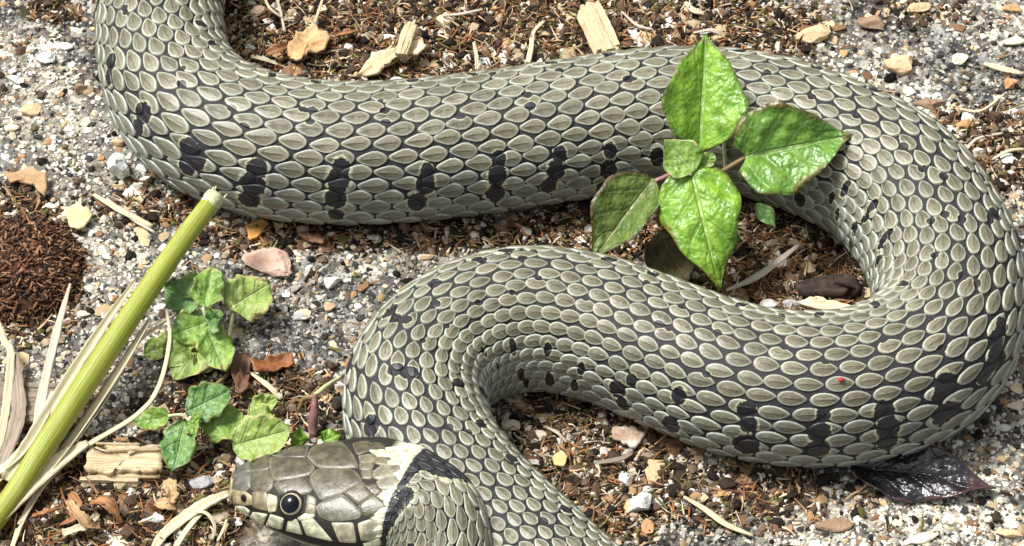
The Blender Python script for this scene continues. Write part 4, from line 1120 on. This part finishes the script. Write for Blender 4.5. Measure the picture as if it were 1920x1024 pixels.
# ------------------------------------------------------------------ wood, leaves, stones
def wood(name, p0, p1, width, z, thick, mat, label, n=8, seed=0, cat='wood chip'):
    """a split piece of wood: parallel splinters of uneven length and height, grown together"""
    rg = np.random.default_rng(seed + 500)
    A, B = P(*p0, z), P(*p1, z); ax = B - A; ax /= np.linalg.norm(ax); sd_ = np.array([ax[1], -ax[0], 0])
    W = width / 104.0; parts = []
    for i in range(n):
        f = (i + .5) / n - .5
        e0, e1 = rg.uniform(-.02, .16) * W, rg.uniform(-.02, .16) * W
        if i in (0, n - 1): e0 += .2 * W * rg.random(); e1 += .35 * W * rg.random()
        c0 = A + sd_ * f * W + ax * e0; c1 = B + sd_ * f * W - ax * e1
        h = rg.uniform(-.035, .04) + .05 * (1 - (2 * f) ** 2)
        pts = [c0 + (c1 - c0) * t + [0, 0, h + rg.normal(0, .012)] + sd_ * rg.normal(0, .008) for t in (0, .33, .66, 1)]
        w = W / n * .8 * rg.uniform(.9, 1.3)
        parts.append(blade(pts, [w * rg.uniform(.5, 1), w, w, w * rg.uniform(.4, 1)], thick=thick * rg.uniform(.8, 1.1), cup=-.15, roll=rg.normal(0, .25)))
    V, F, uv = merge(parts)
    return tag(mesh(name, V, F, mat, attrs={'uvw': uv}, smooth=False), label, cat)
wc = chip('wood_chip', [(165, 846), (200, 838), (240, 836), (262, 842), (300, 840), (296, 852), (306, 858), (299, 866), (306, 874), (300, 888), (240, 886), (200, 890), (160, 884)], .24, .14, M['slab'], 'pale split wood chip in front of the green stalk', 'wood chip', (1, .02), bumpy=.008, seed=3)
for k, (a_, b_, w_, z_) in enumerate([((200, 846), (304, 843), 5, .35), ((166, 895), (300, 893), 10, .16), ((180, 832), (262, 834), 5, .3)]):
    px_blade('splinter', [(*a_, z_), ((a_[0] + b_[0]) / 2, (a_[1] + b_[1]) / 2 + random.uniform(-2, 2), z_ + .02), (*b_, z_)], [w_ * .5, w_, w_ * .7], 'wood', wc, thick=.06, cup=-.2, roll=random.uniform(-.3, .3))
wood('wood_chip', (150, 905), (262, 907), 12, .08, .10, M['wood'], 'thin lower splinter under the pale split wood chip', 3, 2)
wood('wood_chip', (-40, 752), (170, 764), 80, .12, .18, M['wood_grey'], 'broad grey-brown wood piece behind the green stalk', 11, 3)
wood('wood_chip', (1102, 12), (1146, 104), 46, .2, .2, M['wood'], 'tan bark chip behind the upper coil', 7, 4)
wood('wood_chip', (750, 108), (772, 44), 22, .34, .1, M['wood'], 'pale wood splinter above the upper coil', 4, 5)
chip('dry_leaf', [(700, 105), (735, 95), (790, 70), (802, 90), (780, 108), (745, 110), (700, 142), (665, 140)], .2, .05, M['wood'], 'curled tan leaf strip around the pale wood splinter', 'dry leaf', (1, .6), curl=.5, bumpy=.06, seed=8)
chip('dry_leaf', [(540, 92), (556, 68), (590, 48), (620, 70), (612, 90), (580, 100), (562, 124), (545, 116)], .2, .05, mat_noise('tan leaf', (.42, .25, .11), (.62, .42, .22), (.25, .13, .06), 300), 'tan torn leaf scrap in the brown litter at the top', 'dry leaf', (1, .5), curl=.35, bumpy=.06, seed=9)
chip('dry_leaf', [(470, 682), (500, 672), (552, 664), (550, 682), (510, 692), (478, 700)], .2, .05, mat_noise('orange leaf', (.20, .07, .025), (.34, .14, .05), (.10, .035, .015), 300, .5), 'rusty orange dry leaf right of the small plant', 'dry leaf', (1, .2), curl=.6, bumpy=.08, seed=10)
chip('dry_leaf', [(432, 660), (470, 668), (466, 735), (448, 742), (432, 700)], .14, .05, mat_noise('brown leaf', (.09, .04, .022), (.16, .08, .045), (.05, .025, .015), 300, .5), 'dark brown dry leaf stalk below the small plant', 'dry leaf', (.2, 1), curl=.6, bumpy=.06, seed=11)
chip('dry_leaf', [(462, 425), (495, 410), (505, 416), (482, 450), (465, 450)], .1, .05, mat_noise('ochre leaf', (.42, .20, .05), (.55, .30, .09), None, 300), 'ochre leaf scrap under the edge of the upper coil', 'dry leaf', (1, .5), curl=.3, bumpy=.04, seed=12)
chip('dry_leaf', [(556, 438), (600, 442), (608, 458), (580, 454)], .1, .05, mat_noise('russet leaf', (.30, .15, .08), (.42, .24, .14), None, 300), 'small russet leaf scrap above the pink stone', 'dry leaf', (1, -.2), curl=.3, bumpy=.04, seed=13)
chip('dry_leaf', [(120, 398), (140, 388), (172, 394), (170, 412), (150, 436), (130, 424)], .1, .05, mat_noise('cream leaf', (.60, .44, .20), (.72, .58, .34), (.45, .28, .1), 300), 'yellowish leaf scrap left of the stalk tip', 'dry leaf', (1, -.2), curl=.3, bumpy=.05, seed=14)
chip('dry_leaf', [(10, 330), (60, 318), (90, 330), (84, 372), (62, 350), (20, 345)], .1, .05, mat_noise('tan leaf two', (.34, .20, .10), (.48, .32, .18), None, 300), 'torn tan leaf at the left above the moss clump', 'dry leaf', (1, -.3), curl=.3, bumpy=.06, seed=15)
chip('dry_leaf', [(1498, 566), (1530, 556), (1585, 566), (1605, 574), (1560, 582), (1520, 578)], .16, .06, M['wood'], 'pale brown leaf strip at the inner edge of the right loop', 'dry leaf', (1, -.1), curl=.2, bumpy=.04, seed=16)
chip('bark_piece', [(1490, 540), (1530, 526), (1600, 524), (1618, 542), (1580, 556), (1510, 556)], .14, .22, M['bark'], 'dark brown bark piece inside the right loop', 'bark', (1, .1), bumpy=.06, seed=17)
chip('dry_leaf', [(1150, 806), (1185, 804), (1212, 818), (1190, 842), (1170, 832), (1148, 826)], .1, .06, mat_noise('brown white leaf', (.30, .17, .09), (.55, .52, .46), (.7, .68, .64), 200), 'brown and white leaf scrap under the lower coil', 'dry leaf', (1, -.2), curl=.3, bumpy=.05, seed=18)
chip('dry_leaf', [(1036, 858), (1052, 846), (1064, 856), (1058, 880), (1042, 876)], .12, .06, mat_noise('yellow leaf', (.58, .40, .16), (.72, .56, .30), None, 300), 'small yellow leaf scrap between the two lower coils', 'dry leaf', (1, -.2), curl=.3, bumpy=.05, seed=19)
chip('dry_leaf', [(590, 870 - 30), (600, 840), (604, 850), (596, 852)], .05, .04, M['wood'], 'tiny tan scrap behind the head', 'dry leaf', (1, 0), seed=20) if False else None
dl_ = empty('dark_leaf', P(1735, 895, 0), 'blackened wet leaf with a reddish tip at the lower right, under the coil', 'dead leaf')
V, F, uv = leaf_mesh(P(1596, 872, .12), P(1868, 914, .22), .56, (.05, -.25, .95), shape='ovate', cup=.18, quilt=.05, wave=.12, seed=77, thick=.03, nu=30, nv=19, bend=.03)
mesh('blade', V, F, M['darkleaf'], dl_, attrs={'uvw': uv})
px_tube('midrib', [(1640, 880, .16), (1700, 884, .2), (1770, 896, .21), (1840, 910, .21)], [.03, .028, .022, .012], 'darkleaf', dl_)

smat = {k: mat_noise(k + ' stone', a, b, c, 260, .75, .3, .7, .0007, None, 1600) for k, (a, b, c) in dict(
    white=((.56, .56, .52), (.72, .72, .69), (.42, .41, .38)), quartz=((.50, .53, .50), (.68, .70, .68), (.36, .36, .33)), pink=((.52, .33, .24), (.66, .47, .37), (.38, .22, .15)),
    tan=((.52, .36, .20), (.66, .50, .31), (.36, .22, .11)), orange=((.42, .22, .10), (.55, .33, .17), (.28, .13, .06)), grey=((.30, .30, .29), (.45, .45, .43), (.16, .16, .16)),
    brown=((.24, .15, .09), (.36, .25, .16), (.14, .08, .05)), cream=((.62, .54, .40), (.76, .70, .56), (.46, .36, .22)), dark=((.05, .05, .055), (.11, .11, .115), (.2, .2, .2))).items()}
STN = [
 (222, 310, 62, 70, 'quartz', 'smooth whitish pebble left of the upper coil', .8), (219, 268, 26, 24, 'tan', 'little tan pebble above the smooth whitish pebble', .7),
 (514, 488, 104, 66, 'pink', 'flat pink stone between upper coil and small plant', .35), (621, 527, 36, 32, 'white', 'angular white stone chip right of the pink stone', .6),
 (1692, 117, 60, 52, 'tan', 'tan faceted stone above the right end of the upper coil', .7), (1528, 63, 68, 44, 'tan', 'pinkish tan stone behind the plant tip, left of the faceted one', .6), (1640, 40, 62, 44, 'brown', 'brown stone at the top right beside the pinkish tan stone', .6),
 (1896, 152, 30, 30, 'orange', 'orange pebble at the right edge', .8), (1808, 228, 40, 24, 'orange', 'orange-brown stone right of the upper coil bend', .6), (1905, 72, 56, 26, 'cream', 'cream stone at the upper right edge', .6),
 (1802, 108, 34, 28, 'cream', 'cream pebble in the pale lichen at the upper right', .6), (1745, 190, 60, 30, 'brown', 'flat dull stone near the top right bend', .5), (1722, 10, 48, 24, 'tan', 'tan stone on the top edge at the right', .6), (1900, 14, 36, 26, 'orange', 'orange stone in the top right corner', .6),
 (304, 466, 30, 28, 'white', 'white pebble right of the green stalk', .8), (298, 322, 24, 20, 'brown', 'brown pebble touching the upper coil on its lower left', .7), (155, 585, 24, 22, 'cream', 'pinkish white pebble right of the straw blade', .8), (486, 555 - 110, 22, 18, 'orange', 'orange chip below the upper coil edge', .6),
 (480, 22, 34, 32, 'pink', 'pink angular stone at the top beside the snake', .6), (668, 150, 42, 14, 'white', 'thin white chip touching the top of the upper coil', .5), (742, 146, 30, 16, 'white', 'white chip on the upper coil edge below the splinter', .5),
 (1442, 574, 44, 30, 'white', 'pale stone at the inner side of the lower coil', .6), (1480, 572, 40, 26, 'grey', 'grey-beige stone beside the pale stone in the loop', .6), (1585, 520, 24, 14, 'cream', 'cream chip on the dark bark piece', .5),
 (1200, 938, 44, 54, 'white', 'large white stone chip right of the tail coil', .6), (1172, 898, 34, 30, 'white', 'rounded white pebble above the large white chip', .6), (1178, 950, 24, 34, 'tan', 'tan pebble left of the large white chip', .6), (1196, 880, 30, 18, 'cream', 'cream pebble between lower coil and tail coil', .6),
 (1215, 985, 24, 36, 'orange', 'orange chip near the bottom edge right of the tail coil', .6), (1010, 815, 34, 26, 'cream', 'beige leaf-like stone in the inner left bend', .5), (958, 790, 36, 26, 'cream', 'pale stone tucked into the inner left bend', .6), (1055, 822, 18, 16, 'white', 'tiny bright pebble in the gravel of the inner bend', .7),
 (90, 110, 40, 30, 'white', 'white lichen-covered stone in the upper left', .5), (125, 88, 30, 22, 'white', 'whitish stone right of the lichen-covered one', .5), (240, 905 - 300, 20, 18, 'tan', 'tan pebble just right of the straw sheath', .7), (565, 592, 34, 22, 'grey', 'grey pebble left of the left bend', .6), (618, 572, 28, 22, 'tan', 'tan pebble close to the outer left bend', .6),
 (1560, 985, 60, 30, 'brown', 'flat brown stone near the bottom edge', .4), (1725, 1012, 60, 24, 'cream', 'yellowish stone on the bottom edge at the right', .5), (1890, 1000, 46, 30, 'tan', 'tan stone in the bottom right corner', .5), (1905, 760, 40, 26, 'cream', 'yellow lichen-tinted stone at the right edge by the coil', .5), (1880, 800, 30, 20, 'white', 'white pebble at the right edge below the coil', .6),
 (60, 205, 40, 30, 'tan', 'tan mossy stone at the left edge', .6), (150, 165, 34, 28, 'brown', 'brownish stone left of the snake at the top', .6), (30, 150, 32, 26, 'white', 'white stone at the far left edge', .6), (20, 240, 30, 20, 'cream', 'cream stone at the left edge below the mossy one', .6),
 (195, 1005, 44, 22, 'white', 'white wood-like chip on the bottom edge at the left', .4), (285, 975, 38, 22, 'white', 'white chip in the brown litter at the lower left', .5), (380, 900, 50, 34, 'grey', 'grey stone just left of the snout', .5), (445, 980, 22, 18, 'white', 'white pebble under the snout', .6),
 (800, 480, 30, 16, 'tan', 'tan chip between the upper and lower coils', .5), (890, 440, 32, 18, 'cream', 'beige chip in the gap between the coils', .5), (700, 446, 26, 16, 'white', 'small white chip below the upper coil', .5), (620, 438, 18, 14, 'white', 'bright chip under the upper coil', .6)]
for k, (x, y, w, h, mt, lab, tl) in enumerate(STN):
    stone('pebble', x, y, w, h, smat[mt], lab, 'stone', 'loose stones and chips', tl, seed=k, rot=random.uniform(-.25, .25), sub=3 if max(w, h) > 40 else 2)
c = P(1577, 713, 2.2)
# red mite: sits on the coil's surface under that pixel
sel = np.argmin(np.hypot(gpx[..., 0] - 1577, gpx[..., 1] - 713) + np.where(gfac < .05, 1e6, 0))
mp_ = gp.reshape(-1, 3)[sel]; mn_ = gn.reshape(-1, 3)[sel]
mv = ICO2[0] * [.058, .042, .03]
tag(mesh('red_mite', mv + mp_ + mn_ * .085, ICO2[1], M['mite']), 'tiny red mite sitting on a scale of the lower coil', 'mite')

# ------------------------------------------------------------------ moss clump
mc = empty('moss_clump', P(45, 510, 0), 'rusty brown dead moss clump at the left edge', 'moss')
def strands(n, px_fn, zr, Lr, Rr, pal, z0=None, up=.5, k=3):
    """many short bent strands as one mesh"""
    pts = px_fn(n); cols = np.array(pal)[RNG.integers(0, len(pal), n)] * RNG.uniform(.6, 1.3, (n, 1))
    L = RNG.uniform(*Lr, n); R = RNG.uniform(*Rr, n)
    a = RNG.uniform(0, 2 * math.pi, n); el = RNG.normal(.15, up, n)
    d = np.stack([np.cos(a) * np.cos(el), np.sin(a) * np.cos(el), np.sin(el)], -1)
    a2 = a + RNG.normal(0, .8, n); d2 = np.stack([np.cos(a2), np.sin(a2), RNG.normal(-.1, .5, n)], -1)
    n1 = np.cross(d, RNG.normal(size=(n, 3))); n1 /= np.linalg.norm(n1, axis=1, keepdims=True); n2 = np.cross(d, n1)
    V = []
    for j in range(4):
        f = j / 3; c = pts + (d * f + (d2 - d) * f * f * .5) * L[:, None]
        rr = R * (1 - .65 * f)
        for t in range(3):
            V.append(c + (n1 * math.cos(t * 2.094) + n2 * math.sin(t * 2.094)) * rr[:, None])
    V = np.stack(V, 1)
    f = []
    for j in range(3):
        for t in range(3): f.append((j * 3 + t, j * 3 + (t + 1) % 3, j * 3 + 3 + (t + 1) % 3, j * 3 + 3 + t))
    F = (np.array(f)[None] + (np.arange(n) * 12)[:, None, None]).reshape(-1, 4)
    return V.reshape(-1, 3), F, np.repeat(cols, 12, 0)
RUST = [(.15, .065, .032), (.09, .038, .02), (.22, .11, .055), (.05, .024, .016), (.32, .18, .095), (.03, .016, .012)]
bx, by = P(40, 505, 0)[:2]
V, F = ICO3; Vm = V * [1.0, 1.15, .38] * (1 + .35 * (fbm(V[:, 0] * 2 + 3, V[:, 1] * 2 + V[:, 2], 5) - .5))[:, None] + [bx, by, -.02]
mesh('cushion', Vm, F, M['crumb'], mc, attrs={'vcol': np.tile((.06, .026, .015), (len(Vm), 1))})
def moss_pts(n):
    d = RNG.normal(size=(n, 3)); d[:, 2] = np.abs(d[:, 2]); d /= np.linalg.norm(d, axis=1, keepdims=True)
    return d * [1.08, 1.22, .42] * RNG.uniform(.86, 1.03, (n, 1)) + [bx, by, -.02]
V, F, Cc = strands(3200, moss_pts, 0, (.07, .20), (.020, .050), RUST, up=.6)
tag(mesh('fronds', V, F, M['strand'], mc, attrs={'vcol': Cc}), kind='stuff')

# ------------------------------------------------------------------ grit, crumbs and litter
def scatter(n, want):
    """random ground points in and round the picture, accepted by want(px, py, soil)"""
    out = []
    tot = 0
    while tot < n:
        q = np.stack([RNG.uniform(-150, 2070, 40000), RNG.uniform(-110, 1150, 40000)], -1)
        d = FW[None] + RT[None] * ((q[:, :1] - 960) / FPX) - UP[None] * ((q[:, 1:] - 512) / FPX)
        p = CAM + d * (-CAM[2] / d[:, 2:])
        w = want(q[:, 0], q[:, 1])
        p = p[RNG.random(len(p)) < w]
        # not under the middle of the snake
        i = np.arange(0, len(UU), 12)
        dd = np.min(np.hypot(p[:, None, 0] - CX[i][None], p[:, None, 1] - CY[i][None]) - .72 * AA[i][None], 1)
        p = p[dd > 0]
        out.append(p); tot += len(p)
    p = np.vstack(out)[:n]
    p[:, 2] = ground_z(p[:, 0], p[:, 1])
    return p
def soil_at(x, y): return np.clip(blobs(x, y, SOIL_AND_SHADE) + (vnoise(x / 45, y / 45, 77) - .5) * .55, 0, 1)
def crumbs(name, pts, size, pal, wts, mat, label, base, flat=(.5, .95), sink=.35, stained=False):
    n = len(pts); bv, bf = base
    k = len(bv)
    sc = size[:, None] * RNG.uniform(.6, 1.25, (n, 3)); sc[:, 2] *= RNG.uniform(*flat, n)
    V = bv[None] * (1 + RNG.normal(0, .17, (n, k, 1)))
    V = V * sc[:, None]
    a = RNG.uniform(0, 2 * math.pi, n); ca, sa = np.cos(a)[:, None], np.sin(a)[:, None]
    tx = RNG.normal(0, .35, n)[:, None]
    x, y, z = V[..., 0], V[..., 1], V[..., 2]
    y, z = y * np.cos(tx) - z * np.sin(tx), y * np.sin(tx) + z * np.cos(tx)
    V = np.stack([x * ca - y * sa, x * sa + y * ca, z], -1) + pts[:, None] + (sc[:, 2] * sink)[:, None, None] * [0, 0, 1]
    cols = np.array(pal)[RNG.choice(len(pal), n, p=np.array(wts) / sum(wts))] * RNG.uniform(.7, 1.2, (n, 1))
    if stained: cols = cols * (.60 + .55 * stain(pts[:, 0], pts[:, 1]))[:, None]  # tone follows the stain patches of the concrete
    F = (bf[None] + (np.arange(n) * k)[:, None, None]).reshape(-1, bf.shape[1])
    o = mesh(name, V.reshape(-1, 3), F, mat, origin=(0, 0, 0), attrs={'vcol': np.repeat(np.clip(cols, 0, .85), k, 0)}, smooth=False)
    return tag(o, label, None, None, 'stuff')
OCT = (np.array([(1, 0, 0), (-1, 0, 0), (0, 1, 0), (0, -1, 0), (0, 0, 1), (0, 0, -1.0)]), np.array([(0, 2, 4), (2, 1, 4), (1, 3, 4), (3, 0, 4), (2, 0, 5), (1, 2, 5), (3, 1, 5), (0, 3, 5)]))
CUB = (np.array([(x, y, z) for x in (-.7, .7) for y in (-.7, .7) for z in (-.7, .7)], float), np.array([(0, 1, 3, 2), (4, 6, 7, 5), (0, 4, 5, 1), (2, 3, 7, 6), (0, 2, 6, 4), (1, 5, 7, 3)]))
gp1 = scatter(44000, lambda x, y: np.clip(1.0 - soil_at(x, y) * .78, .10, 1))
sz = np.exp(RNG.normal(math.log(.031), .48, len(gp1)))
crumbs('grit', gp1, np.clip(sz, .018, .12), [(.76, .73, .64), (.52, .49, .42), (.27, .25, .215), (.035, .034, .033), (.50, .36, .20), (.30, .16, .085), (.64, .55, .38)], [24, 24, 19, 19, 5, 3, 8], M['grit'], 'fine white, grey and tan grit on the concrete', ICO1, flat=(.25, .7), sink=.05, stained=True)
gp2 = scatter(20000, lambda x, y: np.clip(soil_at(x, y) * 1.1 - .12, .02, 1))
sz = np.exp(RNG.normal(math.log(.040), .55, len(gp2)))
crumbs('soil_crumbs', gp2, np.clip(sz, .015, .13), [(.016, .012, .009), (.04, .027, .018), (.085, .052, .033), (.16, .108, .07), (.38, .29, .19), (.60, .56, .48), (.10, .095, .03)], [28, 20, 16, 13, 11, 9, 5], M['crumb'], 'dark brown soil crumbs and rotted bits', ICO1)
gp3 = scatter(11000, lambda x, y: np.clip(soil_at(x, y) * 1.3 - .35, .008, 1))
V, F, Cc = strands(len(gp3), lambda n: gp3 + [0, 0, .04], 0, (.10, .40), (.012, .036), [(.10, .05, .025), (.20, .10, .045), (.30, .16, .075), (.04, .024, .015), (.46, .31, .16), (.36, .15, .055), (.58, .48, .32), (.15, .14, .035)], up=.35)
tag(mesh('plant_litter', V, F, M['strand'], origin=(0, 0, 0), attrs={'vcol': Cc}), 'shreds of brown dead moss and rootlets on the soil', None, None, 'stuff')
gp4 = scatter(2600, lambda x, y: np.clip(.10 + soil_at(x, y) * .8, 0, 1))
crumbs('litter_flakes', gp4, np.clip(np.exp(RNG.normal(math.log(.080), .45, len(gp4))), .03, .22), [(.50, .38, .22), (.36, .22, .11), (.62, .52, .36), (.20, .11, .06), (.66, .64, .58)], [20, 18, 16, 20, 14], M['crumb'], 'thin tan flakes and splinters strewn over the ground', ICO1, flat=(.12, .35))
